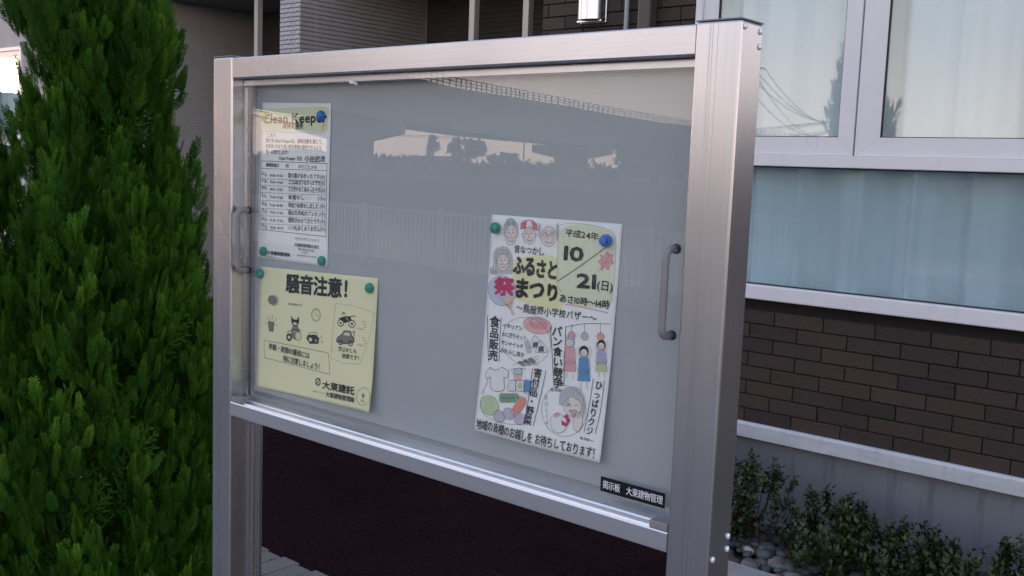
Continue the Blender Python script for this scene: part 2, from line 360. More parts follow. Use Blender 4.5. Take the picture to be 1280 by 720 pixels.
# foundation and flashing
mb = MB(); mb.box(-3.5, .65, WY+.02, 7.5, G-.1, -1.141); fo = part('foundation', mb, CONC, B)
mb = MB(); mb.add([(x, y, z) for x in (-3.545, .695) for y, z in ((WY+.03,-1.135),(WY-.012,-1.139),(WY-.022,-1.15),(WY-.022,-1.209),(WY-.016,-1.213),(WY+.03,-1.213))],
    [(0,1,7,6),(1,2,8,7),(2,3,9,8),(3,4,10,9),(4,5,11,10),(0,5,4,3,2,1),(6,7,8,9,10,11)])
part('flashing', mb, TRIMW, B)
def window(parent, x0, x1, z0, z1, mid, sy, seed, labels):
    """sliding sashes over a fixed pane; mid = meeting stile x"""
    fr = MB(); y0 = sy-.028
    fr.box(x0, x0+.035, y0, sy+.07, z0, z1, b=.003); fr.box(x1-.035, x1, y0, sy+.07, z0, z1, b=.003)
    fr.box(x0+.001, x1-.001, y0+.002, sy+.07, z1-.04, z1-.001, b=.003)
    fr.box(x0+.001, x1-.001, y0-.012, sy+.07, z0+.001, z0+.068, b=.006)     # sill
    fr.box(x0+.036, x1-.036, y0+.004, sy+.068, .0625, .114, b=.003)         # transom
    W = part('window', fr, WHITEF, parent)
    for k, (a, b, yy, L, Rr) in enumerate(((x0+.036, mid-.004, sy-.012, .078, .07), (mid+.004, x1-.036, sy-.010, .105, .08))):
        s = MB(); za, zb, t = .1155, z1-.041, .079
        zi0, zi1, xi0, xi1 = za+t, zb-.06, a+L, b-Rr
        for q in (((a,za),(b,za),(xi1,zi0),(xi0,zi0)), ((b,za),(b,zb),(xi1,zi1),(xi1,zi0)), ((b,zb),(a,zb),(xi0,zi1),(xi1,zi1)), ((a,zb),(a,za),(xi0,zi0),(xi0,zi1))):
            cx = sum(p[0] for p in q)/4; cz = sum(p[1] for p in q)/4
            q = [(p[0]+(cx-p[0])*.0008, p[1]+(cz-p[1])*.0008) for p in q]   # mitred corners with hairline joints
            s.add([(p[0], yy, p[1]) for p in q]+[(p[0], yy+.034, p[1]) for p in q], [(0,1,2,3),(7,6,5,4),(0,4,5,1),(1,5,6,2),(2,6,7,3),(3,7,4,0)])
        S = part('sash', s, WHITEF, W)
        bd = MB()
        e = .0035
        for (p0, p1, q0, q1) in ((xi0-.001, xi0+e, zi0, zi1), (xi1-e, xi1+.001, zi0, zi1), (xi0+e, xi1-e, zi0-.001, zi0+e), (xi0+e, xi1-e, zi1-e, zi1+.001)): bd.box(p0, p1, yy+.004, yy+.02, q0, q1)
        part('glazing_bead', bd, BLACKRUB, W)
        g = MB(); g.box(xi0-.004, xi1+.004, yy+.012, yy+.017, zi0-.004, zi1+.004); part('pane', g, GLASSW, W)
    g = MB(); g.box(x0+.037, x1-.037, sy+.008, sy+.014, z0+.066, .0635); part('pane', g, GLASSL, W)
    bd = MB(); bd.box(x0+.037, x1-.037, sy-.004, sy+.007, z0+.0685, z0+.074); bd.box(x0+.037, x1-.037, sy-.004, sy+.007, .056, .0622); part('glazing_bead', bd, BLACKRUB, W)
    # curtains hang inside
    for (a, b, c0, c1, yy, lab, amp, sd2) in ((x0+.04, mid+.05, .10, z1-.03, sy+.075, labels[0], .022, 1), (mid+.055, x1-.04, .10, z1-.03, sy+.08, labels[1], .024, 2), (x0+.04, x1-.04, z0+.02, .125, sy+.085, labels[2], .036, 3)):
        rg = random.Random(seed*10+sd2); ph = [rg.uniform(0, 6.28) for _ in range(5)]
        n = 260; mbc = MB(); vs = []
        for j in range(7):
            for i in range(n+1):
                t = a+(b-a)*i/n; kz = 1+.12*j/6
                t2 = t+.03*math.sin(t*9+ph[4])
                d = amp*kz*(.7*math.sin(t2*19+ph[0])+.35*math.sin(t2*31+ph[1])+.4*math.sin(t*8+ph[3])+.06*math.sin(t2*75+ph[2]))
                d = d-abs(math.sin(t2*12.5+ph[0]))**14*amp*1.1
                vs.append((t, yy+.03+d, c1+(c0-c1)*j/6))
        mbc.add(vs, [(j*(n+1)+i, j*(n+1)+i+1, (j+1)*(n+1)+i+1, (j+1)*(n+1)+i) for j in range(6) for i in range(n)])
        c = part('curtain', mbc, CURT, None, True); tag(c, lab, 'curtain', 'sheer curtains behind the windows')
    return W
window(B, wx0, wx1, wz0, wz1, -1.760, WY-.005, 1, ('white sheer curtain behind the upper sash nearest the tall right post', 'white sheer curtain behind the upper right sash at the picture edge', 'wide pale curtain behind the fixed lower pane above the brown tiles'))
mb = MB(); mb.box(wx0-.02, wx1+.02, 5.6, 5.62, wz0-.1, wz1+.1); part('room_wall', mb, ROOMD, B)
mb = MB(); mb.box(wx0-.02, wx1+.02, 4.62, 5.6, wz0-.12, wz0-.1); part('room_floor', mb, ROOMD, B)
# vent hood, pipe and downspout on the tiled wall
mb = MB(); cx = -3.185; pr = []
vs = []; n = 20
for k in range(n+1):
    a = math.pi*k/n; pr.append((cx-.078*math.cos(a), WY-.004-.10*math.sin(a)))
for z in (1.02, .785): vs += [(x, y, z-(0 if z > 1 else (WY-y)*.10)) for x, y in pr]
L = len(pr); mb.add(vs, [(k, k+L, k+L+1, k+1) for k in range(L-1)])
vs2 = [(cx+(x-cx)*.93, WY-.004+(y-WY+.004)*.93, z) for (x, y, z) in vs]; mb.add(vs2, [(k, k+1, k+L+1, k+L) for k in range(L-1)])
mb.add([vs[L+k] for k in range(L)]+[vs2[L+k] for k in range(L)], [(k, L+k, L+k+1, k+1) for k in range(L-1)])
mb.lathe((cx, WY-.004, 1.02), [(0, .001), (.02, .05), (.021, .001)], (0,-1,0))
top = [(cx, WY-.004, 1.06)]+[vs[k] for k in range(L)]; mb.add(top, [(0, k+1, k+2) for k in range(L-1)])
hood = part('vent_hood', mb, STAINL, B, R(30))
mb = MB(); mb.box(cx-.082, cx+.082, WY-.012, WY-.004, .765, 1.05, b=.002); mb.box(cx-.075, cx+.078, WY-.05, WY-.012, .768, .776); part('back_plate', mb, STAINL, hood)
mb = MB(); mb.tube([(-2.966, WY-.03, -1.1), (-2.966, WY-.03, 4.4)], .012, 12); part('pipe', mb, PIPEW, B, True)
mb = MB(); mb.box(-2.872, -2.80, WY-.075, WY-.008, -1.3, 4.4, b=.008); part('downspout', mb, DSPOUT, B)
# upper storey slab and entrance recess
mb = MB(); mb.box(-10.08, -3.532, 5.9, 7.6, 1.68, 4.6); part('upper_wall', mb, SIDED, B)
mb = MB(); mb.box(-10.079, -3.533, 5.85, 7.119, 1.66, 1.679); part('soffit', mb, SOFF, B)
def siding(name, a, b, z0, z1, nrm, pitch, M, parent, ledge=.006):
    """ribbed boards: each rib a bevelled course"""
    mb = MB(); a = Vector(a); b = Vector(b); nrm = Vector(nrm); k = int((z1-z0)/pitch)
    for i in range(k):
        za = z0+i*pitch; zb = za+pitch
        pf = [(0, za), (ledge, za+pitch*.10), (ledge*.8, zb-pitch*.14), (0, zb-pitch*.04), (0, zb)]
        vs = [(e.x+nrm.x*d, e.y+nrm.y*d, z) for e in (a, b) for d, z in pf]
        mb.add(vs, [(j, j+1, j+6, j+5) for j in range(4)])
    o = part(name, mb, M, parent); o['kind'] = 'stuff'; return o
mb = MB(); mb.box(-10.08, -3.53, 7.125, 7.6, G, 1.66); bw = part('entrance_wall', mb, SIDED, B)
siding('siding', (-10.08, 7.122, 0), (-3.53, 7.122, 0), -1.5, 1.655, (0,-1,0), .045, SIDED, bw)
mb = MB(); mb.box(-14.5, -10.085, 5.18, 7.6, G, 4.6); mb.box(-14.5, -12.83, 5.006, 5.18, G, 4.6); mb.box(-11.21, -10.085, 5.006, 5.18, G, 4.6); mb.box(-12.83, -11.21, 5.006, 5.18, G, -.552); mb.box(-12.83, -11.21, 5.006, 5.18, 1.12, 4.6)
lw = part('left_wing_wall', mb, SIDING, B)
siding('siding', (-10.084, 5.005, 0), (-10.084, 7.12, 0), G, 4.59, (1,0,0), .030, SIDING, lw, .005)
siding('siding', (-11.21, 5.004, 0), (-10.084, 5.004, 0), G, 4.59, (0,-1,0), .030, SIDING, lw, .005)
siding('siding', (-12.83, 5.004, 0), (-11.21, 5.004, 0), G, -.58, (0,-1,0), .030, SIDING, lw, .005)
siding('siding', (-14.5, 5.004, 0), (-12.83, 5.004, 0), G, 4.59, (0,-1,0), .030, SIDING, lw, .005)
window(B, -12.83, -11.21, -.552, 1.12, -12.02, 5.0, 2, ('white sheer curtain behind the far left upper sash beside the conifer, outer half', 'white sheer curtain in the far left upper sash half hidden by the conifer', 'pale curtain behind the lower pane of the far left window beside the conifer'))
mb = MB(); mb.box(-10.105, -10.079, 4.985, 5.003, G, 4.59); part('corner_trim', mb, SIDING, B)
# pillar block in front of the entrance
mb = MB(); mb.box(-7.535, -7.262, 5.612, 7.12, G, 1.655); pl = part('pillar', mb, MORTAR, B)
gp = .0385; gm = {}
for wdt in (.118, .170, .052): gm[wdt] = boxmesh('pillar_tile', wdt-.003, .014, gp-.005, GTILE, .002)
lowp = MB(); k = 0; z = G+gp/2
while z < 1.64:
    xs = [(-7.542, -7.424, .118), (-7.424, -7.254, .170)] if k % 2 else [(-7.542, -7.372, .170), (-7.372, -7.254, .118)]
    for a, b, wdt in xs:
        if z > .9: inst('pillar_tile', gm[wdt], ((a+b)/2, 5.605+rnd.uniform(-.001, .001), z), pl)
        else: lowp.box(a+.0015, b-.0015, 5.598, 5.615, z-gp/2+.0025, z+gp/2-.0025)
    z += gp; k += 1
o = part('lower_pillar_tile', lowp, GTILE, pl); o['kind'] = 'stuff'
siding('siding', (-7.262, 5.60, 0), (-7.262, 7.12, 0), G, 1.655, (1,0,0), gp, SIDING, pl, .008)
mb = MB(); mb.box(-7.2545, -7.252, 5.77, 5.776, G, 1.65); mb.box(-7.2545, -7.248, 7.108, 7.116, G, 1.65); part('joint_bead', mb, POSTW, pl)
for x, y in ((-5.61, 6.0), (-5.055, 6.0), (-8.46, 6.0)):
    mb = MB(); mb.box(x-.032, x+.026, y, y+.06, G, 1.66, b=.004); part('porch_post', mb, POSTW, B)
mb = MB(); mb.box(-3.53, -3.528, 4.5, 7, G, 1.65); part('edge_trim', mb, SIDED, B)

# ------------------------------------------------------------------ notice board
NB = thing('notice_board', (-1.0, 1.0, G), 'aluminium outdoor notice board on two posts with sliding glass and pinned papers', 'notice board')
FY = .975
pL0, pL1, pR0, pR1 = -1.4915, -1.4392, -.5815, -.527
zt, zb, zr = .1655, .1305, -.4285
def post(x0, x1, inner):
    mb = MB(); mb.box(x0, x1, FY, FY+.0485, G-.2, zt-.0005, b=.0026)
    # shallow extruded ribs on the front face
    wdt = x1-x0
    for t in (.30, .36, .47): mb.box(x0+wdt*t, x0+wdt*t+.0016, FY-.0005, FY+.002, G, zt-.004)
    p = part('post', mb, ALU, NB)
    c = MB(); c.box(x0-.0003, x1+.0003, FY-.0003, FY+.0488, zt, zt+.0018, b=.0006); part('post_cap', c, CAPM, p)
    return p
pl_ = post(pL0, pL1, 1); pr_ = post(pR0, pR1, -1)
for x, sgn, p in ((pR1, 1, pr_), (pL0, -1, pl_)):
    for y, z in ((.9820, .1587), (1.0165, .1572), (1.0165, .1412), (1.0160, -.4035), (1.0160, -.4185), (.9835, -.4225)):
        mb = MB(); mb.lathe((x, y, z), [(0, .0035), (.0008, .0035), (.0016, .0029), (.0021, .0016), (.0022, .0002)], (sgn, 0, 0), 16); part('rivet', mb, STEEL, p, True)
# inner jambs carrying the panel
for x0, x1 in ((pL1, pL1+.004), (pR0-.004, pR0)):
    mb = MB(); mb.box(x0, x1, 1.0035, 1.0075, zr+.03, zb-.0125); mb.box(x0, x1+(.004 if x0 < -1 else 0), 1.0105, 1.0170, zr+.03, zb-.0125); part('jamb', mb, ALU, NB)
mb = MB(); mb.box(pL1+.0004, pR0-.0004, FY+.001, FY+.040, zb, zt-.002, b=.0018); part('top_beam', mb, ALU_H, NB)
mb = MB(); mb.box(pL1+.0006, pR0-.0006, FY+.022, 1.0168, zb-.0105, zb-.0004, b=.0008); part('header_rail', mb, ALU_H, NB)
mb = MB()   # bottom rail with two raised tracks
prof = [(FY+.001, zr+.001), (FY, zr+.002), (FY, -.4055), (FY+.0012, -.4042), (FY+.0065, -.4042), (FY+.0065, -.4020), (FY+.0080, -.4020), (FY+.0080, -.4045), (FY+.0135, -.4045), (FY+.0135, -.4015), (FY+.0150, -.4015), (FY+.0150, -.4040), (FY+.0205, -.4035), (FY+.0225, -.4015), (FY+.041, -.3955), (FY+.0412, zr+.001)]
n = len(prof); vs = [(x, y, z) for x in (pL1+.0003, pR0-.0003) for y, z in prof]
mb.add(vs, [(k, (k+1) % n, (k+1) % n+n, k+n) for k in range(n)]+[tuple(range(n))[::-1], tuple(range(n, 2*n))])
part('bottom_rail', mb, ALU_R, NB)
mb = MB(); mb.box(pL1+.001, pR0-.001, 1.0175, 1.0235, zr+.02, zb-.002); part('back_panel', mb, PANEL, NB)
mb = MB(); mb.box(pL1+.001, pR0-.001, 1.0162, 1.0174, -.3954, -.3885); part('panel_edge', mb, ALU_DK, NB)
mb = MB(); mb.box(pL1+.0005, pL1+.016, 1.0240, 1.030, G, zr+.019); mb.box(pL1+.0005, pL1+.0105, 1.0158, 1.0236, G, zr-.002); part('leg_profile', mb, ALU, NB)
for x0, x1 in ((pL1+.0012, pL1+.026), (pR0-.0255, pR0-.0012)):
    mb = MB(); mb.box(x0, x1, FY+.0006, FY+.019, -.4040, -.3945, b=.0012); part('end_stop', mb, GREYPL, NB)
mb = MB(); mb.box(-1.160, -1.151, .984, .990, .1155, .1205, b=.001); mb.tube([(-1.150, .987, .117), (-1.145, .985, .1145)], .0022, 8); part('glass_clip', mb, WHITEF, NB)
mb = MB(); mb.box(pL1+.001, pR0-.001, .9960, .9990, -.3995, zb-.002); g = part('glass_pane', mb, GLASSB, NB)
def pane(y, hx):
    zt_, zl_ = -.0815, -.1805; bar = y-.0225
    pts = [(hx, y-.001, zt_), (hx, y-.012, zt_)]
    for k in range(7):
        a = math.pi/2*k/6; pts.append((hx, y-.012-.0105*math.sin(a), zt_-.010*(1-math.cos(a))))
    for k in range(7):
        a = math.pi/2*k/6; pts.append((hx, bar+.0105*(1-math.cos(a)), zl_+.010*(1-math.sin(a))))
    pts += [(hx, y-.001, zl_)]
    h = MB(); h.tube(pts, .0045, 14); hd = part('handle', h, GREYPL, g, True)
    for z in (zt_, zl_):
        w_ = MB(); w_.lathe((hx, y-.0002, z), [(0, .0058), (.0022, .0058), (.0026, .0050)], (0,-1,0), 16); part('rubber_washer', w_, BLACKRUB, g)
pane(.9958, -1.418)
pane(.9958, -.6025)

# ------------------------------------------------------------------ lettering
_fc = bpy.data.curves.new('glyph', 'FONT'); _fo = bpy.data.objects.new('glyph', _fc); COL.objects.link(_fo)
_fc.resolution_u = 2; _fc.size = 1
_gc = {}
def glyph(ch, bold):
    k = (ch, bold)
    if k in _gc: return _gc[k]
    _fc.body = ch; _fc.offset = 0
    bpy.context.view_layer.update()
    dg = bpy.context.evaluated_depsgraph_get(); ev = _fo.evaluated_get(dg); me = ev.to_mesh()
    v = [(p.co.x, p.co.y) for p in me.vertices]; f = [tuple(p.vertices) for p in me.polygons]; ev.to_mesh_clear()
    if ch not in EM_SKIP and v:
        xs = [p[0] for p in v]; bb = (min(xs), max(xs))
    else: bb = (0, .3)
    _gc[k] = (v, f, bb); return _gc[k]
EM_SKIP = ' \u3000'
v0 = glyph('国', 0)[0]; EMX0 = min(p[0] for p in v0); EMX1 = max(p[0] for p in v0); EMY0 = min(p[1] for p in v0); EMY1 = max(p[1] for p in v0)
EMW = (EMX1-EMX0)/.86; EMCY = (EMY0+EMY1)/2; EMCX = (EMX0+EMX1)/2
print('em', EMW, EMCY, EMCX)
def wide(ch): return ord(ch) > 0x2fff or ch in '～♪・'
def text_shapes(s, a, b, h, bold, jit, vertical=False):
    """yields (pts_mm, faces); a,b = centre of the left and right end (or first and last char when vertical)"""
    rg = random.Random(len(s)*31+int(a[0]*7))
    out = []
    if vertical:
        n = len(s)
        for i, ch in enumerate(s):
            t = i/max(1, n-1); cx = a[0]+(b[0]-a[0])*t; cy = a[1]+(b[1]-a[1])*t
            pitch = math.hypot(b[0]-a[0], b[1]-a[1])/max(1, n-1)
            v, f, bb = glyph(ch, bold); sx = h/EMW; sy = min(pitch*1.0, h*1.5)/EMW
            th = rg.uniform(-.03, .03)*jit; k = 1+rg.uniform(-.04, .04)*jit
            if ch in 'ー-～':
                P = [(cx-(y-EMCY)*sx*k, cy+(x-EMCX)*sy*k) for x, y in v]
            else:
                P = []
                for x, y in v:
                    X = (x-EMCX)*sx*k; Y = -(y-EMCY)*sy*k
                    P.append((cx+X*math.cos(th)-Y*math.sin(th), cy+X*math.sin(th)+Y*math.cos(th)))
            out.append((P, f))
        return out
    adv = []
    for ch in s:
        if ch == ' ': adv.append(.33*EMW)
        elif ch == '\u3000': adv.append(EMW)
        elif wide(ch): adv.append(EMW)
        else:
            bb = glyph(ch, bold)[2]; adv.append(bb[1]-bb[0]+.10*EMW)
    tot = sum(adv); Lx = math.hypot(b[0]-a[0], b[1]-a[1]); sx = Lx/tot; sy = h/EMW
    ux = ((b[0]-a[0])/Lx, (b[1]-a[1])/Lx); pos = 0
    for ch, ad in zip(s, adv):
        if ch not in EM_SKIP:
            v, f, bb = glyph(ch, bold)
            c0 = EMCX if wide(ch) else (bb[0]+bb[1])/2
            th = rg.uniform(-.035, .035)*jit; k = 1+rg.uniform(-.05, .04)*jit; dy = rg.uniform(-.02, .02)*jit*h
            mid = (pos+ad/2)*sx; P = []
            for x, y in v:
                X = (x-c0)*sx*k; Y = -(y-EMCY)*sy*k+dy
                X, Y = X*math.cos(th)-Y*math.sin(th), X*math.sin(th)+Y*math.cos(th)
                X += mid
                P.append((a[0]+ux[0]*X-ux[1]*Y, a[1]+ux[1]*X+ux[0]*Y))
            out.append((P, f))
        pos += ad
    return out
def stroke(pts, w):
    out_v = []; n = len(pts)
    for i in range(n):
        p = Vector(pts[i]); d = Vector(pts[min(i+1, n-1)])-Vector(pts[max(i-1, 0)])
        if d.length < 1e-6: d = Vector((1, 0))
        d.normalize(); q = Vector((-d.y, d.x))*w/2; out_v += [tuple(p+q), tuple(p-q)]
    return out_v, [(2*i, 2*i+1, 2*i+3, 2*i+2) for i in range(n-1)]
def smooth_pts(pts, k=5):
    if len(pts) < 3: 
        a, b = pts[0], pts[-1]; m_ = max(2, int(math.dist(a, b)/8)+1); return [(a[0]+(b[0]-a[0])*i/m_, a[1]+(b[1]-a[1])*i/m_) for i in range(m_+1)]
    out = []
    for i in range(len(pts)-1):
        p0 = pts[max(i-1, 0)]; p1 = pts[i]; p2 = pts[i+1]; p3 = pts[min(i+2, len(pts)-1)]
        for j in range(k):
            t = j/k; out.append(tuple(.5*((2*p1[c])+(-p0[c]+p2[c])*t+(2*p0[c]-5*p1[c]+4*p2[c]-p3[c])*t*t+(-p0[c]+3*p1[c]-3*p2[c]+p3[c])*t**3) for c in (0, 1)))
    out.append(tuple(pts[-1])); return out
POSTERS = {
'festival': dict(w=210, h=297, c=[[-0.9022, 1.0165, -0.0597], [-0.6924, 1.0165, -0.0594], [-0.7009, 1.0045, -0.3543], [-0.9113, 1.0045, -0.3545]], e=[
['P',[[43.2,57.5],[79.9,48.6],[114.9,49.1],[117.5,71.7],[129.2,111.7],[108.2,116.4],[56.9,110.6],[46.5,99.8]],'y'],
['P',[[113.9,15.0],[132.6,5.9],[165.3,3.9],[195.4,10.7],[203.4,35.2],[203.8,72.3],[203.0,99.8],[171.7,106.7],[132.5,103.3],[120.0,80.6],[114.7,42.3]],'g'],
['O',[34.7,17.3],12.6,12.7,'h',0.35,'d'],
['L',[[26.5,9.3],[23.9,14.4]],0.3,'d'],
['L',[[29.9,7.3],[29.1,14.1]],0.3,'d'],
['L',[[33.3,5.3],[34.3,13.8]],0.3,'d'],
['L',[[37.1,6.9],[39.4,13.5]],0.3,'d'],
['L',[[40.9,8.4],[44.5,13.1]],0.3,'d'],
['O',[35.6,25.1],10.2,13.8,'s',0.45,'d'],
['L',[[28.6,23.4],[30.9,21.6],[33.4,23.2]],0.55,'k'],
['L',[[27.4,19.2],[30.1,17.3],[33.3,18.5]],0.35,'k'],
['L',[[24.9,23.3],[22.4,24.3],[25.8,28.6]],0.35,'k'],
['O',[29.5,29.2],2.1,1.6,'r4',0,None],
['L',[[42.0,22.5],[39.4,21.1],[37.3,23.0]],0.55,'k'],
['L',[[42.3,18.2],[39.1,16.7],[36.3,18.3]],0.35,'k'],
['L',[[45.5,21.9],[48.1,22.6],[45.8,27.2]],0.35,'k'],
['O',[42.4,28.3],2.0,1.6,'r4',0,None],
['L',[[35.3,22.6],[34.3,27.6],[36.9,27.8]],0.4,'k'],
['L',[[31.8,31.7],[35.3,33.9],[39.1,33.3],[41.1,30.7]],0.6,'k'],
['O',[33.5,6.6],7.3,3.1,'h',0.35,'d'],
['L',[[28.2,9.3],[26.4,14.9]],0.3,'d'],
['L',[[31.0,9.2],[30.4,14.6]],0.3,'d'],
['L',[[33.7,9.0],[34.3,14.4]],0.3,'d'],
['L',[[36.5,8.8],[38.3,14.1]],0.3,'d'],
['L',[[39.2,8.7],[42.3,13.9]],0.3,'d'],
['O',[66.7,23.7],10.4,11.4,'s',0.45,'d'],
['L',[[59.7,22.4],[62.0,20.9],[64.5,22.2]],0.55,'k'],
['L',[[58.5,19.0],[61.3,17.4],[64.5,18.3]],0.35,'k'],
['L',[[55.9,22.4],[53.4,23.3],[56.7,26.7]],0.35,'k'],
['O',[60.5,27.1],2.1,1.3,'r4',0,None],
['L',[[73.2,21.5],[70.6,20.4],[68.5,21.9]],0.55,'k'],
['L',[[73.6,18.0],[70.5,16.8],[67.6,18.1]],0.35,'k'],
['L',[[76.8,20.9],[79.5,21.5],[77.1,25.2]],0.35,'k'],
['O',[73.5,26.2],2.1,1.3,'r4',0,None],
['L',[[66.4,21.7],[65.3,25.8],[68.0,25.9]],0.4,'k'],
['L',[[62.7,29.1],[66.2,30.9],[70.1,30.3],[72.2,28.2]],0.6,'k'],
['P',[[51.7,16.3],[52.0,8.6],[58.5,4.7],[70.4,4.0],[77.7,8.2],[79.8,16.1],[65.6,14.0]],'r'],
['L',[[51.7,16.8],[52.0,8.6],[58.5,4.7],[70.4,4.0],[77.7,8.2],[79.8,16.1],[65.6,14.0],[51.7,16.8]],0.4,'k'],
['P',[[61.6,5.0],[68.4,4.6],[71.5,13.6],[60.5,14.4]],'w'],
['O',[99.0,22.9],13.2,13.0,'s',0.45,'d'],
['L',[[90.0,21.5],[93.1,19.8],[96.3,21.3]],0.55,'k'],
['L',[[88.6,17.7],[92.3,15.8],[96.3,16.8]],0.35,'k'],
['L',[[85.3,21.5],[82.0,22.6],[86.2,26.4]],0.35,'k'],
['O',[92.9,21.0],4.5,2.8,None,0.45,'k'],
['O',[91.0,26.9],2.7,1.5,'r4',0,None],
['L',[[107.4,20.3],[104.1,19.1],[101.3,20.9]],0.55,'k'],
['L',[[107.9,16.4],[103.9,15.0],[100.3,16.5]],0.35,'k'],
['L',[[111.9,19.7],[115.3,20.3],[112.2,24.6]],0.35,'k'],
['O',[104.5,20.2],4.5,2.8,None,0.45,'k'],
['O',[107.7,25.7],2.6,1.5,'r4',0,None],
['L',[[98.7,20.6],[97.2,25.3],[100.6,25.4]],0.4,'k'],
['L',[[93.8,29.2],[98.2,31.2],[103.2,30.5],[105.9,28.0]],0.6,'k'],
['P',[[80.5,14.9],[81.1,6.8],[84.8,8.9],[85.1,21.5],[83.0,24.0]],'h'],
['P',[[115.0,12.7],[112.0,3.8],[109.6,7.3],[112.1,19.7],[115.1,20.6]],'h'],
['P',[[7.8,67.7],[6.6,50.9],[13.6,43.7],[25.9,41.1],[35.7,45.1],[41.7,57.6],[42.2,75.3],[34.7,77.7],[6.7,80.3],[2.2,74.2]],'h'],
['O',[23.8,55.9],12.8,10.5,'h',0.35,'d'],
['L',[[15.7,49.4],[13.0,53.8]],0.3,'d'],
['L',[[19.2,47.6],[18.3,53.4]],0.3,'d'],
['L',[[22.7,45.9],[23.5,52.9]],0.3,'d'],
['L',[[26.5,47.1],[28.7,52.5]],0.3,'d'],
['L',[[30.3,48.2],[33.9,52.1]],0.3,'d'],
['O',[24.6,62.3],10.2,11.9,'s',0.45,'d'],
['L',[[17.6,61.1],[19.9,59.6],[22.4,60.9]],0.55,'k'],
['L',[[16.4,57.7],[19.2,55.9],[22.4,56.9]],0.35,'k'],
['L',[[13.9,61.2],[11.3,62.1],[14.6,65.6]],0.35,'k'],
['O',[18.4,66.0],2.1,1.3,'r4',0,None],
['L',[[31.1,60.0],[28.5,58.9],[26.3,60.5]],0.55,'k'],
['L',[[31.5,56.4],[28.3,55.2],[25.5,56.6]],0.35,'k'],
['L',[[34.7,59.4],[37.3,59.9],[34.9,63.8]],0.35,'k'],
['O',[31.4,64.8],2.0,1.3,'r4',0,None],
['L',[[24.3,60.3],[23.2,64.5],[25.9,64.6]],0.4,'k'],
['L',[[20.6,68.0],[24.1,69.8],[28.0,69.1],[30.1,66.9]],0.6,'k'],
['P',[[9.6,55.5],[13.9,46.0],[26.2,43.4],[36.4,51.4],[32.1,54.8],[24.1,52.4],[16.6,56.1]],'h'],
['L',[[2.7,73.0],[6.8,81.1],[8.5,73.7],[11.6,81.3],[13.0,74.5],[16.3,81.4]],0.35,'k'],
['T','昔なつかし',[42.5,42.9],[94.0,43.5],10.3,'k',0.012,2],
['T','ふるさと',[43.2,65.0],[118.2,65.3],24.4,'k',0.05,2.5],
['O',[26.4,100.8],24.8,20.2,'b2',0.4,'d'],
['L',[[43.1,124.0],[19.9,109.9]],0.5,'br'],
['L',[[43.1,124.0],[26.3,109.2]],0.5,'br'],
['L',[[43.1,124.0],[32.6,108.5]],0.5,'br'],
['L',[[43.1,124.0],[38.9,107.8]],0.5,'br'],
['L',[[43.1,124.0],[45.1,107.1]],0.5,'br'],
['P',[[27.5,110.3],[47.3,106.9],[48.0,118.7],[34.6,117.9]],'o2'],
['L',[[40.7,117.2],[49.5,131.6]],2.0,'o2'],
['L',[[39.2,117.3],[47.7,131.9]],0.3,'d'],
['L',[[42.8,115.7],[51.2,130.2]],0.3,'d'],
['T','祭',[11.7,96.3],[48.4,94.4],24.7,'m',0.05,0],
['T','まつり',[47.4,93.8],[124.3,93.9],26.3,'k',0.052,2.5],
['L',[[115.7,30.8],[111.7,10.6],[132.3,3.7],[157.2,3.7],[187.0,6.9],[201.2,15.8],[204.2,46.0],[204.3,76.6],[201.1,94.5]],0.25,'d'],
['L',[[113.4,31.0],[118.5,80.8],[126.9,91.4]],0.25,'d'],
['T','平成24年',[124.8,16.1],[177.1,17.9],9.9,'k',0.012,1],
['T','10',[124.0,41.5],[157.4,41.5],23.6,'k',0.045,0],
['L',[[118.3,79.0],[141.9,63.1],[164.9,47.2],[189.6,29.3]],0.8,'k'],
['T','21',[146.6,74.6],[179.3,73.6],23.6,'k',0.045,0],
['T','(日)',[179.7,76.9],[203.7,77.8],13.6,'k',0.02,0],
['P',[[178.0,48.3],[183.4,44.5],[180.2,39.7],[187.0,40.9],[190.3,35.1],[194.0,39.9],[199.9,38.1],[198.7,44.3],[201.9,48.8],[196.1,50.7],[194.9,56.7],[188.6,55.0],[183.7,58.8],[183.9,53.3]],'r3'],
['L',[[178.0,48.3],[183.4,44.5],[180.2,39.7],[187.0,40.9],[190.3,35.1],[194.0,39.9],[199.9,38.1],[198.7,44.3],[201.9,48.8],[196.1,50.7],[194.9,56.7],[188.6,55.0],[183.7,58.8],[183.9,53.3],[178.0,48.3]],0.35,'m'],
['L',[[180.0,60.9],[189.3,49.5],[194.9,40.2]],0.35,'m'],
['L',[[189.3,49.5],[182.0,43.5]],0.3,'m'],
['L',[[189.3,49.5],[199.5,46.4]],0.3,'m'],
['T','あさ10時～14時',[123.0,99.8],[201.0,100.7],11.2,'k',0.018,1],
['L',[[132.9,106.7],[166.4,107.8],[199.0,110.2]],1.1,'r3'],
['T','～鳥屋野小学校バザー～',[52.9,120.5],[183.5,119.2],11.8,'k',0.012,2],
['V','食品販売',[18.0,144.5],[20.6,190.0],17.2,'k',0.02,2],
['L',[[3.7,137.3],[8.1,168.8],[12.9,199.5]],0.7,'k'],
['L',[[28.7,136.8],[29.5,165.8],[31.8,196.6]],0.7,'k'],
['O',[74.5,162.8],41.3,31.7,None,0.35,'d'],
['O',[91.5,139.5],23.6,11.0,'r2',0.4,'d'],
['O',[92.8,137.2],14.4,7.3,'r3',0.3,'m'],
['L',[[73.9,143.7],[77.1,137.1],[82.6,143.2]],0.3,'m'],
['L',[[79.7,145.4],[82.6,136.4],[87.6,142.5]],0.3,'m'],
['L',[[84.8,142.3],[88.0,135.7],[92.5,141.9]],0.3,'m'],
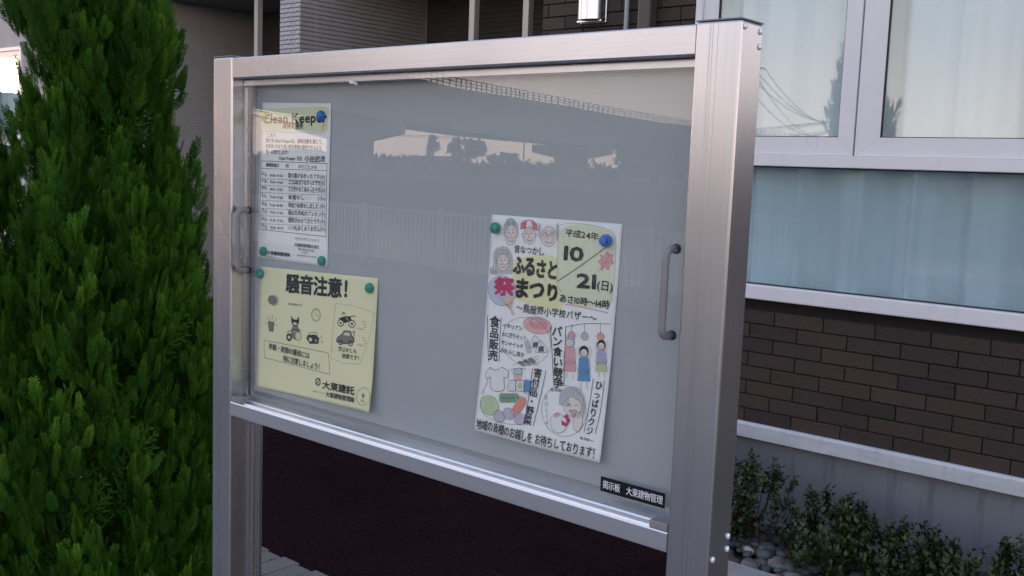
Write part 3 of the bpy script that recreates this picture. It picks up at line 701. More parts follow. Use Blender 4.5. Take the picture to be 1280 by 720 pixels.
['L',[[90.5,144.0],[93.3,135.0],[97.5,141.2]],0.3,'m'],
['L',[[95.5,140.9],[98.7,134.4],[102.4,140.6]],0.3,'m'],
['L',[[101.1,142.6],[104.0,133.7],[107.4,140.0]],0.3,'m'],
['P',[[81.7,170.2],[88.4,153.2],[101.6,166.7]],'w'],
['L',[[81.7,170.2],[88.4,153.2],[101.6,166.7],[81.7,170.2]],0.4,'k'],
['P',[[86.3,168.9],[87.0,161.4],[94.7,160.3],[96.2,167.5]],'d'],
['P',[[92.0,174.8],[98.6,157.9],[111.7,171.4]],'w'],
['L',[[92.0,174.8],[98.6,157.9],[111.7,171.4],[92.0,174.8]],0.4,'k'],
['P',[[96.6,173.6],[97.3,166.1],[104.9,165.0],[106.4,172.1]],'d'],
['P',[[71.4,163.2],[78.1,159.2],[86.4,176.6],[77.9,178.4]],'h'],
['L',[[57.2,197.2],[98.7,178.5]],0.4,'d'],
['O',[68.7,192.3],3.9,2.1,'br2',0.35,'d'],
['O',[77.1,188.8],3.9,2.1,'br2',0.35,'d'],
['O',[85.4,185.4],3.8,2.1,'br2',0.35,'d'],
['L',[[63.4,194.3],[99.1,182.7]],0.4,'d'],
['O',[70.4,193.0],3.9,2.1,'br2',0.35,'d'],
['O',[78.8,189.5],3.9,2.1,'br2',0.35,'d'],
['O',[87.0,186.1],3.9,2.1,'br2',0.35,'d'],
['L',[[69.5,191.5],[99.6,186.9]],0.4,'d'],
['O',[72.1,193.6],3.9,2.2,'br2',0.35,'d'],
['O',[80.4,190.2],3.9,2.1,'br2',0.35,'d'],
['O',[88.7,186.8],3.9,2.1,'br2',0.35,'d'],
['L',[[75.5,188.8],[100.1,191.2]],0.4,'d'],
['O',[73.8,194.3],3.9,2.1,'br2',0.35,'d'],
['O',[82.1,190.9],3.9,2.1,'br2',0.35,'d'],
['O',[90.3,187.4],3.9,2.1,'br2',0.35,'d'],
['T','イタリアン',[32.4,147.1],[67.2,147.0],6.8,'k',0.012,2],
['T','おにぎりセット',[32.4,158.5],[75.7,158.9],6.8,'k',0.012,2],
['T','サンドイッチ',[32.5,169.9],[71.5,170.7],6.8,'k',0.012,2],
['T','みたらし団子',[32.0,180.7],[74.4,182.1],6.9,'k',0.012,2],
['V','パン食い競争',[124.0,143.2],[134.5,208.3],15.5,'k',0.022,2],
['L',[[112.9,138.6],[120.1,174.7],[128.3,213.6]],0.7,'k'],
['L',[[137.3,134.6],[140.0,171.8],[143.8,211.0]],0.7,'k'],
['T','11:00～',[123.6,218.6],[150.4,216.5],6.0,'k',0.01,2],
['L',[[138.1,135.4],[162.2,128.7],[183.3,125.5],[204.0,123.4]],0.5,'k'],
['L',[[146.1,130.8],[147.2,141.1]],0.4,'k'],
['O',[147.7,145.5],5.5,5.3,'r3',0.4,'d'],
['L',[[138.0,144.4],[140.6,147.7]],0.3,'r3'],
['L',[[156.8,141.9],[155.1,145.7]],0.3,'r3'],
['L',[[165.8,128.3],[167.0,139.1]],0.4,'k'],
['O',[167.5,143.4],5.3,5.2,'h',0.4,'d'],
['L',[[158.0,142.3],[160.5,145.5]],0.3,'r3'],
['L',[[176.4,139.9],[174.7,143.6]],0.3,'r3'],
['L',[[189.6,125.3],[190.9,136.5]],0.4,'k'],
['O',[191.4,140.8],5.2,5.1,'o3',0.4,'d'],
['L',[[182.1,139.7],[184.6,142.9]],0.3,'r3'],
['L',[[200.1,137.3],[198.4,141.0]],0.3,'r3'],
['P',[[139.3,162.2],[153.1,160.3],[157.4,178.2],[140.0,180.8]],'r3'],
['L',[[139.3,162.2],[153.1,160.3],[157.4,178.2],[140.0,180.8],[139.3,162.2]],0.35,'d'],
['P',[[140.7,181.0],[156.7,178.6],[159.5,190.4],[151.1,191.1],[149.4,185.4],[148.6,191.5],[140.5,192.2]],'r3'],
['L',[[140.5,192.2],[140.7,181.0],[156.7,178.6],[159.5,190.4]],0.35,'d'],
['L',[[145.7,192.0],[146.0,201.0]],1.8,'s'],
['L',[[154.5,191.2],[156.2,199.9]],1.8,'s'],
['O',[145.7,153.5],7.2,7.1,'h',0.35,'d'],
['O',[145.9,155.3],5.5,5.0,'s',0.3,'d'],
['L',[[143.9,156.8],[148.2,156.2]],0.4,'k'],
['O',[143.6,154.4],0.5,0.6,'k',0,None],
['O',[148.0,153.8],0.5,0.6,'k',0,None],
['P',[[162.8,171.4],[176.2,169.4],[180.4,187.1],[163.4,189.8]],'b'],
['L',[[162.8,171.4],[176.2,169.4],[180.4,187.1],[163.4,189.8],[162.8,171.4]],0.35,'d'],
['P',[[164.2,189.9],[179.8,187.5],[182.5,199.1],[174.4,199.9],[172.6,194.2],[171.9,200.3],[164.0,201.0]],'b'],
['L',[[164.0,201.0],[164.2,189.9],[179.8,187.5],[182.5,199.1]],0.35,'d'],
['L',[[169.0,200.8],[169.3,209.7]],1.8,'s'],
['L',[[177.6,200.0],[179.3,208.6]],1.8,'s'],
['O',[169.0,162.7],7.1,7.1,'k',0.35,'d'],
['O',[169.2,164.5],5.3,4.9,'s',0.3,'d'],
['L',[[167.2,166.0],[171.5,165.3]],0.4,'k'],
['O',[167.0,163.6],0.5,0.6,'k',0,None],
['O',[171.2,163.0],0.5,0.6,'k',0,None],
['L',[[163.6,172.4],[159.1,165.1],[160.4,157.4]],1.8,'s'],
['L',[[176.4,170.5],[179.7,162.1],[176.8,155.1]],1.8,'s'],
['P',[[188.5,158.5],[200.3,156.8],[204.0,172.5],[189.1,174.8]],'l'],
['L',[[188.5,158.5],[200.3,156.8],[204.0,172.5],[189.1,174.8],[188.5,158.5]],0.35,'d'],
['P',[[189.8,175.0],[203.4,172.9],[205.9,183.3],[198.8,183.8],[197.2,178.8],[196.4,184.2],[189.6,184.8]],'g2'],
['L',[[189.6,184.8],[189.8,175.0],[203.4,172.9],[205.9,183.3]],0.35,'d'],
['L',[[194.1,184.6],[194.3,192.5]],1.8,'s'],
['L',[[201.6,183.9],[203.1,191.6]],1.8,'s'],
['O',[194.0,150.9],6.2,6.2,'k',0.35,'d'],
['O',[194.1,152.4],4.7,4.4,'s',0.3,'d'],
['L',[[192.2,153.8],[196.3,153.2]],0.4,'k'],
['O',[192.0,151.7],0.5,0.6,'k',0,None],
['O',[196.1,151.1],0.5,0.6,'k',0,None],
['L',[[189.3,159.5],[185.3,152.9],[186.5,146.1]],1.8,'s'],
['L',[[200.4,157.8],[203.3,150.3],[200.7,144.2]],1.8,'s'],
['V','ひっぱりクジ',[196.3,201.6],[190.3,260.3],11.0,'k',0.018,2],
['L',[[187.0,194.3],[185.4,230.1],[182.1,264.0]],0.6,'k'],
['L',[[203.9,194.4],[202.7,232.8],[199.0,261.5]],0.6,'k'],
['T','11:00～',[177.8,270.9],[198.8,272.0],5.2,'k',0.01,2],
['P',[[17.0,206.6],[9.7,216.7],[14.7,223.0],[19.8,219.9],[23.3,236.3],[45.0,233.3],[43.2,217.1],[49.2,216.1],[49.8,207.2],[37.5,203.4],[32.6,207.3],[23.6,208.8]],'w'],
['L',[[17.0,206.6],[9.7,216.7],[14.7,223.0],[19.8,219.9],[23.3,236.3],[45.0,233.3],[43.2,217.1],[49.2,216.1],[49.8,207.2],[37.5,203.4],[32.6,207.3],[23.6,208.8],[17.0,206.6]],0.5,'k'],
['L',[[5.7,244.9],[12.8,232.3],[14.8,224.0]],0.4,'k'],
['L',[[51.3,205.3],[65.6,200.0],[80.3,199.2]],0.4,'k'],
['P',[[58.6,208.9],[60.6,201.7],[71.6,200.0],[73.2,206.6]],'b2'],
['L',[[58.6,208.9],[60.6,201.7],[71.6,200.0],[73.2,206.6],[58.6,208.9]],0.4,'k'],
['P',[[59.0,209.5],[74.0,207.1],[73.4,215.3],[61.5,217.2]],'r2'],
['P',[[51.2,219.6],[63.2,217.6],[65.4,230.4],[52.6,232.0]],'w'],
['L',[[51.2,219.6],[63.2,217.6],[65.4,230.4],[52.6,232.0],[51.2,219.6]],0.45,'k'],
['O',[58.3,224.7],3.6,4.0,'l',0.3,'d'],
['P',[[65.6,217.2],[77.3,215.3],[79.6,228.0],[67.0,229.5]],'w'],
['L',[[65.6,217.2],[77.3,215.3],[79.6,228.0],[67.0,229.5],[65.6,217.2]],0.45,'k'],
['O',[72.6,222.3],3.5,4.0,'g2',0.3,'d'],
['P',[[79.5,213.4],[90.9,213.0],[90.7,228.6],[80.6,229.7]],'b'],
['L',[[79.5,213.4],[90.9,213.0],[90.7,228.6],[80.6,229.7],[79.5,213.4]],0.4,'k'],
['O',[22.8,258.0],16.6,13.2,'g3',0.4,'d'],
['L',[[12.9,271.1],[15.6,257.7],[11.1,248.1]],0.35,'g4'],
['L',[[17.9,270.2],[18.9,257.1],[17.0,247.1]],0.35,'g4'],
['L',[[22.8,269.3],[22.2,256.5],[22.8,246.1]],0.35,'g4'],
['L',[[27.8,268.3],[25.5,255.9],[28.5,245.1]],0.35,'g4'],
['L',[[32.7,267.4],[28.8,255.3],[34.2,244.1]],0.35,'g4'],
['O',[43.9,241.4],5.2,3.5,'g4',0.3,'d'],
['O',[49.9,240.4],5.2,3.4,'g4',0.3,'d'],
['O',[55.9,239.3],5.2,3.4,'g4',0.3,'d'],
['O',[61.9,238.3],5.1,3.4,'g4',0.3,'d'],
['O',[67.8,237.2],5.1,3.4,'g4',0.3,'d'],
['O',[44.4,246.4],5.3,3.5,'g4',0.3,'d'],
['O',[50.5,245.4],5.2,3.4,'g4',0.3,'d'],
['O',[56.5,244.3],5.1,3.4,'g4',0.3,'d'],
['O',[62.5,243.2],5.1,3.4,'g4',0.3,'d'],
['P',[[62.3,259.4],[72.8,238.6],[82.2,236.9],[85.3,243.6],[71.7,263.9]],'o'],
['L',[[62.3,259.4],[72.8,238.6],[82.2,236.9],[85.3,243.6],[71.7,263.9],[62.3,259.4]],0.4,'k'],
['O',[42.1,269.5],10.1,7.9,'l2',0.4,'d'],
['L',[[38.4,266.3],[42.0,268.2],[45.8,265.6]],0.3,'l'],
['O',[58.6,262.6],9.9,7.7,'l2',0.4,'d'],
['L',[[54.9,259.5],[58.4,261.4],[62.2,258.8]],0.3,'l'],
['O',[77.5,266.0],9.7,7.6,'l2',0.4,'d'],
['L',[[74.0,262.9],[77.4,264.7],[81.1,262.2]],0.3,'l'],
['L',[[11.7,238.3],[7.3,259.2],[18.2,273.3],[43.7,276.5],[64.1,275.8],[83.8,272.0]],0.35,'d'],
['V','寄付品・野菜',[100.1,201.6],[92.5,265.0],12.9,'k',0.02,2],
['L',[[90.9,196.0],[89.5,235.0],[87.0,272.3]],0.7,'k'],
['L',[[113.0,195.6],[108.6,231.7],[102.5,270.5]],0.7,'k'],
['O',[147.7,242.3],35.0,32.4,None,0.4,'d'],
['P',[[139.5,235.4],[139.6,220.2],[149.7,210.9],[166.1,209.6],[177.0,219.7],[179.7,234.1],[177.5,246.4],[167.0,233.4],[149.0,236.7]],'h'],
['O',[160.5,234.6],13.7,12.4,'s',0.4,'d'],
['P',[[146.5,231.1],[151.0,221.8],[161.5,217.9],[171.0,220.7],[173.6,227.7],[162.4,225.2]],'h'],
['L',[[142.0,215.2],[145.6,223.7]],0.3,'d'],
['L',[[147.7,213.0],[150.7,222.8]],0.3,'d'],
['L',[[153.7,213.2],[155.8,221.9]],0.3,'d'],
['L',[[159.3,211.1],[160.8,221.0]],0.3,'d'],
['L',[[165.2,211.3],[165.8,220.1]],0.3,'d'],
['L',[[170.7,209.1],[170.8,219.3]],0.3,'d'],
['L',[[139.6,220.2],[140.6,235.2]],0.3,'d'],
['L',[[175.6,219.9],[178.6,240.2]],0.3,'d'],
['L',[[152.5,234.8],[155.1,232.5],[158.3,234.1]],0.5,'k'],
['L',[[164.1,233.3],[166.7,231.0],[169.8,232.9]],0.5,'k'],
['P',[[156.0,239.9],[168.3,238.5],[162.5,245.6]],'r3'],
['L',[[156.0,239.9],[168.3,238.5],[162.5,245.6],[156.0,239.9]],0.4,'k'],
['O',[142.2,259.2],13.1,12.4,'w',0.4,'d'],
['P',[[145.2,252.5],[153.6,244.9],[160.0,252.7],[155.5,261.2],[148.0,261.1]],'m'],
['P',[[133.5,248.6],[140.6,244.9],[143.7,249.8],[135.9,253.7]],'r3'],
['O',[171.0,252.1],7.1,12.4,'s',0.4,'d'],
['L',[[166.5,248.5],[167.1,240.9]],0.5,'d'],
['L',[[169.7,247.9],[170.3,240.3]],0.5,'d'],
['L',[[172.9,247.3],[173.5,239.7]],0.5,'d'],
['V','おいしいよ',[118.0,230.0],[124.6,261.0],5.6,'d',0,2],
['T','地域の皆様のお越しを お待ちしております！',[3.5,286.5],[208.2,286.3],14.7,'k',0.014,2],
]),
'noise': dict(w=297, h=210, c=[[-1.4164, 1.0165, -0.1756], [-1.1233, 1.0165, -0.1672], [-1.1227, 1.0075, -0.3685], [-1.4184, 1.012, -0.3798]], e=[
['T','騒音注意！',[73.0,24.1],[251.6,22.1],32.0,'k',0.04,0],
['O',[38.2,55.3],12.7,7.9,'d2',0.5,'k'],
['L',[[44.0,44.9],[53.9,50.0],[52.5,60.1],[45.2,64.7],[38.7,64.0]],0.6,'k'],
['T','近所迷惑かな？',[79.4,58.1],[121.1,57.7],4.3,'k',0.01,0],
['O',[154.1,70.2],11.1,10.3,None,0.9,'k'],
['L',[[154.1,70.2],[153.7,64.1]],0.6,'k'],
['L',[[154.1,70.2],[160.7,71.8]],0.6,'k'],
['O',[154.1,70.2],8.2,8.0,None,0.3,'d2'],
['P',[[90.6,88.2],[88.6,76.6],[95.2,82.7],[105.1,82.9],[109.5,75.8],[111.4,86.2],[106.4,94.5],[96.0,95.2]],'k'],
['P',[[92.3,96.0],[109.4,94.2],[117.6,107.1],[104.7,117.1],[89.1,114.1]],'d2'],
['O',[86.0,114.4],7.4,6.3,'k',0.6,'k'],
['O',[86.0,114.4],3.7,3.2,'p',0.3,'k'],
['O',[110.4,109.8],8.5,7.1,'p',0.7,'k'],
['L',[[79.3,107.2],[97.5,99.4],[117.1,99.3]],1.0,'k'],
['O',[100.6,90.0],5.5,2.3,'p',0,None],
['L',[[98.9,103.2],[107.7,105.0],[104.3,110.5]],0.8,'p'],
['P',[[27.5,93.2],[44.2,92.7],[42.6,109.0],[31.0,109.0]],'d2'],
['L',[[27.5,93.2],[44.2,92.7],[42.6,109.0],[31.0,109.0],[27.5,93.2]],0.7,'k'],
['L',[[21.9,86.8],[30.7,92.0]],0.6,'k'],
['L',[[30.0,80.0],[33.8,90.9]],0.6,'k'],
['L',[[39.6,79.9],[38.3,90.5]],0.6,'k'],
['L',[[49.6,85.4],[44.2,91.5]],0.6,'k'],
['L',[[19.9,97.1],[26.5,98.9]],0.6,'k'],
['L',[[52.1,96.0],[45.9,98.6]],0.6,'k'],
['P',[[131.8,111.5],[135.6,105.2],[155.1,102.4],[165.5,107.9],[163.7,116.9],[141.3,119.4]],'k'],
['O',[142.1,112.3],5.3,3.5,'p',0.6,'k'],
['O',[157.5,112.2],4.7,3.1,'d2',0.5,'k'],
['L',[[135.6,105.2],[140.1,100.9],[157.8,99.0],[161.1,104.5]],0.7,'k'],
['T','♪',[168.7,103.7],[175.7,103.7],6.8,'k',0.02,0],
['T','♪',[171.6,112.2],[178.7,112.2],6.8,'k',0.02,0],
['L',[[201.7,47.3],[198.0,91.1],[197.2,136.9],[229.9,141.3],[267.3,137.8],[286.3,89.4],[291.6,54.2],[239.7,46.7],[201.7,47.3]],0.35,'d2'],
['O',[216.3,77.2],7.2,5.1,None,1.3,'k'],
['O',[216.3,77.2],2.5,1.8,'d2',0.5,'k'],
['O',[243.0,76.0],7.6,5.4,None,1.3,'k'],
['O',[243.0,76.0],2.7,2.0,'d2',0.5,'k'],
['P',[[210.7,70.2],[227.2,64.9],[238.3,65.3],[242.6,70.9],[233.4,74.0],[226.4,76.9],[219.4,73.9]],'k'],
['L',[[218.8,64.5],[221.7,59.4],[226.4,62.0]],1.2,'k'],
['L',[[234.5,65.7],[246.4,63.1],[249.8,64.3]],1.0,'k'],
['L',[[227.3,66.4],[234.9,71.6]],0.8,'p'],
['P',[[207.7,108.2],[210.1,101.9],[219.9,95.6],[226.1,88.9],[241.7,88.8],[244.4,95.6],[250.1,97.6],[249.5,105.2],[227.6,109.8]],'d2'],
['L',[[207.7,108.2],[210.1,101.9],[219.9,95.6],[226.1,88.9],[241.7,88.8],[244.4,95.6],[250.1,97.6],[249.5,105.2],[227.6,109.8],[207.7,108.2]],1.0,'k'],
['P',[[224.4,95.9],[228.5,90.9],[238.5,91.0],[240.0,96.1]],'p'],
['O',[218.5,108.6],5.0,3.5,None,1.3,'k'],
['O',[218.5,108.6],1.8,1.3,'d2',0.5,'k'],
['O',[242.0,107.5],5.5,3.9,None,1.3,'k'],
['O',[242.0,107.5],1.9,1.4,'d2',0.5,'k'],
['L',[[245.1,90.0],[250.4,87.6],[249.9,95.1]],1.0,'k'],
['L',[[256.6,82.1],[260.9,80.9]],0.6,'k'],
['L',[[267.7,71.4],[273.0,69.4]],0.6,'k'],
['L',[[261.0,82.8],[265.8,81.5]],0.6,'k'],
['L',[[270.2,75.6],[274.9,73.6]],0.6,'k'],
['L',[[265.4,83.4],[270.7,82.2]],0.6,'k'],
['L',[[272.7,79.7],[276.9,77.9]],0.6,'k'],
['L',[[258.5,107.9],[262.8,106.7]],0.6,'k'],
['L',[[269.7,97.0],[274.9,95.0]],0.6,'k'],
['L',[[262.9,108.5],[267.7,107.2]],0.6,'k'],
['L',[[272.2,101.2],[276.9,99.2]],0.6,'k'],
['L',[[267.3,109.1],[272.7,107.8]],0.6,'k'],
['L',[[274.6,105.4],[278.8,103.4]],0.6,'k'],
['T','空ぶかしも',[214.2,118.9],[258.8,119.0],8.2,'k',0.015,0],
['T','迷惑です！',[223.4,129.2],[270.5,128.9],8.2,'k',0.015,0],
['L',[[18.3,126.5],[22.5,126.6]],0.9,'k'],
['L',[[25.3,126.6],[29.5,126.7]],0.9,'k'],
['L',[[32.3,126.7],[36.5,126.8]],0.9,'k'],
['L',[[39.2,126.8],[43.4,126.9]],0.9,'k'],
['L',[[46.2,126.9],[50.3,127.0]],0.9,'k'],
['L',[[53.0,127.0],[57.2,127.1]],0.9,'k'],
['L',[[59.9,127.1],[64.0,127.2]],0.9,'k'],
['L',[[66.7,127.2],[70.8,127.3]],0.9,'k'],
['L',[[73.5,127.3],[77.6,127.4]],0.9,'k'],
['L',[[80.3,127.4],[84.3,127.4]],0.9,'k'],
['L',[[87.0,127.5],[91.0,127.5]],0.9,'k'],
['L',[[93.7,127.6],[97.7,127.6]],0.9,'k'],
['L',[[100.3,127.7],[104.3,127.7]],0.9,'k'],
['L',[[106.9,127.8],[110.9,127.8]],0.9,'k'],
['L',[[113.5,127.9],[117.5,127.9]],0.9,'k'],
['L',[[120.1,127.9],[124.0,128.0]],0.9,'k'],
['L',[[126.6,128.0],[130.5,128.1]],0.9,'k'],
['L',[[133.1,128.1],[137.0,128.2]],0.9,'k'],
['L',[[139.6,128.2],[143.5,128.3]],0.9,'k'],
['L',[[146.0,128.3],[149.9,128.4]],0.9,'k'],
['L',[[152.4,128.4],[156.3,128.4]],0.9,'k'],
['L',[[158.8,128.5],[162.6,128.5]],0.9,'k'],
['L',[[165.2,128.6],[169.0,128.6]],0.9,'k'],
['L',[[171.5,128.7],[175.3,128.7]],0.9,'k'],
['L',[[177.8,128.7],[181.5,128.8]],0.9,'k'],
['L',[[184.0,128.8],[187.8,128.9]],0.9,'k'],
['L',[[190.3,128.9],[190.9,131.8]],0.9,'k'],
['L',[[191.3,133.8],[191.8,136.7]],0.9,'k'],
['L',[[192.2,138.7],[192.8,141.6]],0.9,'k'],
['L',[[193.2,143.5],[193.8,146.5]],0.9,'k'],
['L',[[194.2,148.4],[194.8,151.3]],0.9,'k'],
['L',[[195.2,153.3],[195.8,156.2]],0.9,'k'],
['L',[[196.2,158.2],[196.8,161.1]],0.9,'k'],
['L',[[197.2,163.0],[193.4,162.9]],0.9,'k'],
['L',[[190.9,162.8],[187.0,162.7]],0.9,'k'],
['L',[[184.5,162.6],[180.6,162.4]],0.9,'k'],
['L',[[178.1,162.4],[174.2,162.2]],0.9,'k'],
['L',[[171.6,162.1],[167.7,162.0]],0.9,'k'],
['L',[[165.1,161.9],[161.2,161.8]],0.9,'k'],
['L',[[158.6,161.7],[154.7,161.5]],0.9,'k'],
['L',[[152.0,161.4],[148.1,161.3]],0.9,'k'],
['L',[[145.5,161.2],[141.5,161.1]],0.9,'k'],
['L',[[138.8,161.0],[134.9,160.8]],0.9,'k'],
['L',[[132.2,160.7],[128.2,160.6]],0.9,'k'],
['L',[[125.5,160.5],[121.5,160.4]],0.9,'k'],
['L',[[118.8,160.3],[114.8,160.1]],0.9,'k'],
['L',[[112.0,160.0],[108.0,159.9]],0.9,'k'],
['L',[[105.3,159.8],[101.2,159.6]],0.9,'k'],
['L',[[98.5,159.5],[94.4,159.4]],0.9,'k'],
['L',[[91.6,159.3],[87.5,159.2]],0.9,'k'],
['L',[[84.7,159.1],[80.6,158.9]],0.9,'k'],
['L',[[77.8,158.8],[73.7,158.7]],0.9,'k'],
['L',[[70.9,158.6],[66.7,158.4]],0.9,'k'],
['L',[[63.9,158.3],[59.7,158.2]],0.9,'k'],
['L',[[56.9,158.1],[52.6,157.9]],0.9,'k'],
['L',[[49.8,157.8],[45.6,157.7]],0.9,'k'],
['L',[[42.7,157.6],[38.5,157.4]],0.9,'k'],
['L',[[35.6,157.3],[31.3,157.2]],0.9,'k'],
['L',[[28.5,157.1],[24.1,156.9]],0.9,'k'],
['L',[[21.3,156.8],[21.0,154.2]],0.9,'k'],
['L',[[20.8,152.5],[20.6,149.9]],0.9,'k'],
['L',[[20.4,148.2],[20.1,145.6]],0.9,'k'],
['L',[[20.0,143.8],[19.7,141.2]],0.9,'k'],
['L',[[19.5,139.5],[19.3,136.9]],0.9,'k'],
['L',[[19.1,135.2],[18.9,132.6]],0.9,'k'],
['L',[[18.7,130.9],[18.4,128.3]],0.9,'k'],
['T','早朝・夜間の騒音には',[31.2,135.7],[142.6,139.6],11.3,'k',0.015,0],
['T','特に注意しましょう！',[72.5,151.9],[176.3,154.9],11.2,'k',0.015,0],
['O',[167.4,179.4],5.8,5.5,None,1.6,'k'],
['L',[[162.4,184.8],[167.4,179.4],[172.3,173.3]],1.0,'k'],
['T','大東建託',[179.4,182.5],[259.1,182.1],13.9,'k',0.03,0],
['T','賃貸のことなら',[155.4,196.4],[187.9,196.1],2.7,'k',0.0,0],
['T','大東建物管理㈱',[189.1,196.7],[260.2,196.4],9.2,'k',0.02,0],
['L',[[294.8,185.3],[297.0,186.7]],1.0,'d2'],
['L',[[294.5,188.9],[296.0,190.9]],1.0,'d2'],
['L',[[293.1,192.4],[293.9,194.7]],1.0,'d2'],
['L',[[290.6,195.5],[290.6,198.0]],1.0,'d2'],
['L',[[287.3,198.0],[286.5,200.5]],1.0,'d2'],
['L',[[283.4,199.6],[281.8,201.8]],1.0,'d2'],
['L',[[279.2,200.2],[277.1,202.1]],1.0,'d2'],
['L',[[275.2,199.8],[272.6,201.1]],1.0,'d2'],
['L',[[271.5,198.4],[268.7,199.0]],1.0,'d2'],
['L',[[268.6,196.0],[265.7,195.9]],1.0,'d2'],
['L',[[266.6,193.0],[264.0,192.2]],1.0,'d2'],
['L',[[265.7,189.5],[263.5,188.1]],1.0,'d2'],
['L',[[266.1,185.8],[264.5,183.9]],1.0,'d2'],
['L',[[267.6,182.3],[266.7,180.0]],1.0,'d2'],
['L',[[270.1,179.2],[270.1,176.7]],1.0,'d2'],
['L',[[273.4,176.7],[274.2,174.3]],1.0,'d2'],
['L',[[277.3,175.2],[278.9,173.0]],1.0,'d2'],
['L',[[281.5,174.6],[283.6,172.8]],1.0,'d2'],
['L',[[285.5,175.1],[288.1,173.8]],1.0,'d2'],
['L',[[289.1,176.5],[291.9,175.9]],1.0,'d2'],
['L',[[292.0,178.8],[294.8,179.0]],1.0,'d2'],
['L',[[294.0,181.8],[296.5,182.7]],1.0,'d2'],
['T','0',[277.0,185.6],[283.5,186.2],9.0,'k',0.01,0],
['T','安心',[276.0,194.0],[286.4,194.8],4.5,'k',0.0,0],
]),
'clean': dict(w=182, h=257, c=[[-1.4138, 1.0165, 0.0949], [-1.2382, 1.0165, 0.0912], [-1.2413, 1.0165, -0.1611], [-1.424, 1.0165, -0.1611]], e=[
['P',[[3.5,10.8],[112.3,6.2],[173.7,7.3],[174.4,26.9],[171.8,43.9],[114.0,43.4],[5.3,43.9]],'g5'],
['T','Clean Keeper',[4.4,26.5],[172.9,21.8],20.5,'k',0.03,0],
['T','清掃実施表',[59.5,36.6],[113.7,36.1],10.6,'k',0.02,0],
['P',[[157.9,33.6],[166.6,31.3],[172.1,34.6],[166.8,36.4],[165.7,41.5],[160.2,39.9]],'o2'],
['L',[[160.4,44.2],[164.1,36.4],[169.3,32.9]],0.6,'br'],
['L',[[2.6,47.5],[171.9,46.5]],0.3,'d'],
['T','ご主人',[16.8,53.0],[43.7,52.4],6.2,'d',0.0,0],
['T','私たちClean Keeperは、清掃活動を通じて、',[15.1,61.5],[169.1,60.1],7.6,'k',0.01,0],
['T','お住まいがより良い居住環境を提供できるよう、',[15.6,70.8],[168.1,69.9],7.6,'k',0.01,0],
['T','精一杯努力します！',[16.1,80.1],[82.1,79.8],7.6,'k',0.01,0],
['T','Clean Keeper 氏名',[52.8,89.0],[114.6,88.2],7.5,'k',0.01,0],
['T','小田武茂',[120.1,88.0],[171.5,87.5],10.3,'k',0.02,3],
['L',[[3.7,95.6],[175.7,93.7],[177.6,208.8],[5.4,209.1],[3.7,95.6]],0.7,'k'],
['L',[[3.6,108.0],[175.5,104.7]],0.5,'k'],
['T','清掃実施日',[17.2,101.7],[54.8,101.2],6.7,'k',0.02,0],
['T','印',[71.1,101.0],[80.3,100.7],6.5,'k',0.02,0],
['T','ひとことメモ',[104.1,100.7],[151.9,100.9],6.4,'k',0.02,0],
['T','2/6',[6.2,115.0],[21.0,117.9],7.5,'k',0.01,3],
['T','8:30~9:30',[30.4,118.0],[65.6,117.8],5.7,'k',0.01,2],
['T','落ち葉が多かったです(小)',[78.9,116.3],[172.6,114.9],8.7,'k',0.012,3],
['L',[[3.0,124.9],[175.5,121.5]],0.4,'d'],
['T','2/8',[6.8,126.0],[21.6,128.9],7.5,'k',0.01,3],
['T','8:00~9:00',[31.0,128.9],[66.1,128.6],5.7,'k',0.01,2],
['T','ゴミはあまりなかったです(小)',[79.4,127.1],[173.0,125.3],8.6,'k',0.012,3],
['L',[[3.6,135.9],[175.9,131.9]],0.4,'d'],
['T','4/9',[7.4,137.9],[22.2,140.7],7.5,'k',0.01,3],
['T','8:15~9:20',[31.6,140.7],[66.7,140.3],5.7,'k',0.01,2],
['T','ゴミが少なく良かったです(小)',[80.0,138.7],[173.4,136.6],8.6,'k',0.012,3],
['L',[[4.3,147.8],[176.3,143.2]],0.4,'d'],
['T','2/6',[8.1,151.1],[22.9,153.8],7.4,'k',0.01,3],
['T','9:00~9:30',[32.3,153.7],[67.3,153.2],5.7,'k',0.01,2],
['T','異常なし         (小)',[80.6,151.6],[173.9,149.2],8.6,'k',0.012,3],
['L',[[5.0,160.9],[176.8,155.7]],0.4,'d'],
['T','4/6',[8.8,164.2],[23.5,166.9],7.5,'k',0.01,3],
['T','9:30~10:30',[33.0,166.8],[67.9,166.1],5.7,'k',0.01,2],
['T','草取り除草をしました (小)',[81.2,164.5],[174.4,161.6],8.5,'k',0.012,3],
['L',[[5.7,174.1],[177.3,168.1]],0.4,'d'],
['T','7/1',[9.5,176.5],[24.2,179.1],7.4,'k',0.01,3],
['T','9:30~9:30',[33.6,178.9],[68.5,178.1],5.7,'k',0.01,2],
['T','雨のためぬれていた (小)',[81.8,176.4],[174.8,173.3],8.6,'k',0.012,3],
['L',[[6.3,186.3],[177.7,179.7]],0.4,'d'],
['T','5/6',[10.2,189.5],[24.9,192.1],7.4,'k',0.01,3],
['T','9:30~9:30',[34.2,191.9],[69.1,191.0],5.7,'k',0.01,2],
['T','雑草がのびてきたです(小)',[82.4,189.2],[175.3,185.7],8.6,'k',0.012,3],
['L',[[7.0,199.4],[178.2,192.2]],0.4,'d'],
['T','9/2',[10.8,201.7],[25.5,204.2],7.4,'k',0.01,3],
['T','8:30~8:30',[34.9,204.0],[69.7,202.9],5.6,'k',0.01,2],
['T','いつも多くありません(小)',[83.0,201.2],[175.8,197.3],8.5,'k',0.012,3],
['T','お気付きの点がございましたら',[99.7,217.0],[162.0,216.5],4.6,'d',0.0,0],
['T','大東建物管理株式会社',[98.8,227.6],[161.1,227.0],5.9,'k',0.02,0],
['T','新潟支店',[108.7,234.0],[150.7,234.0],4.6,'d',0.0,0],
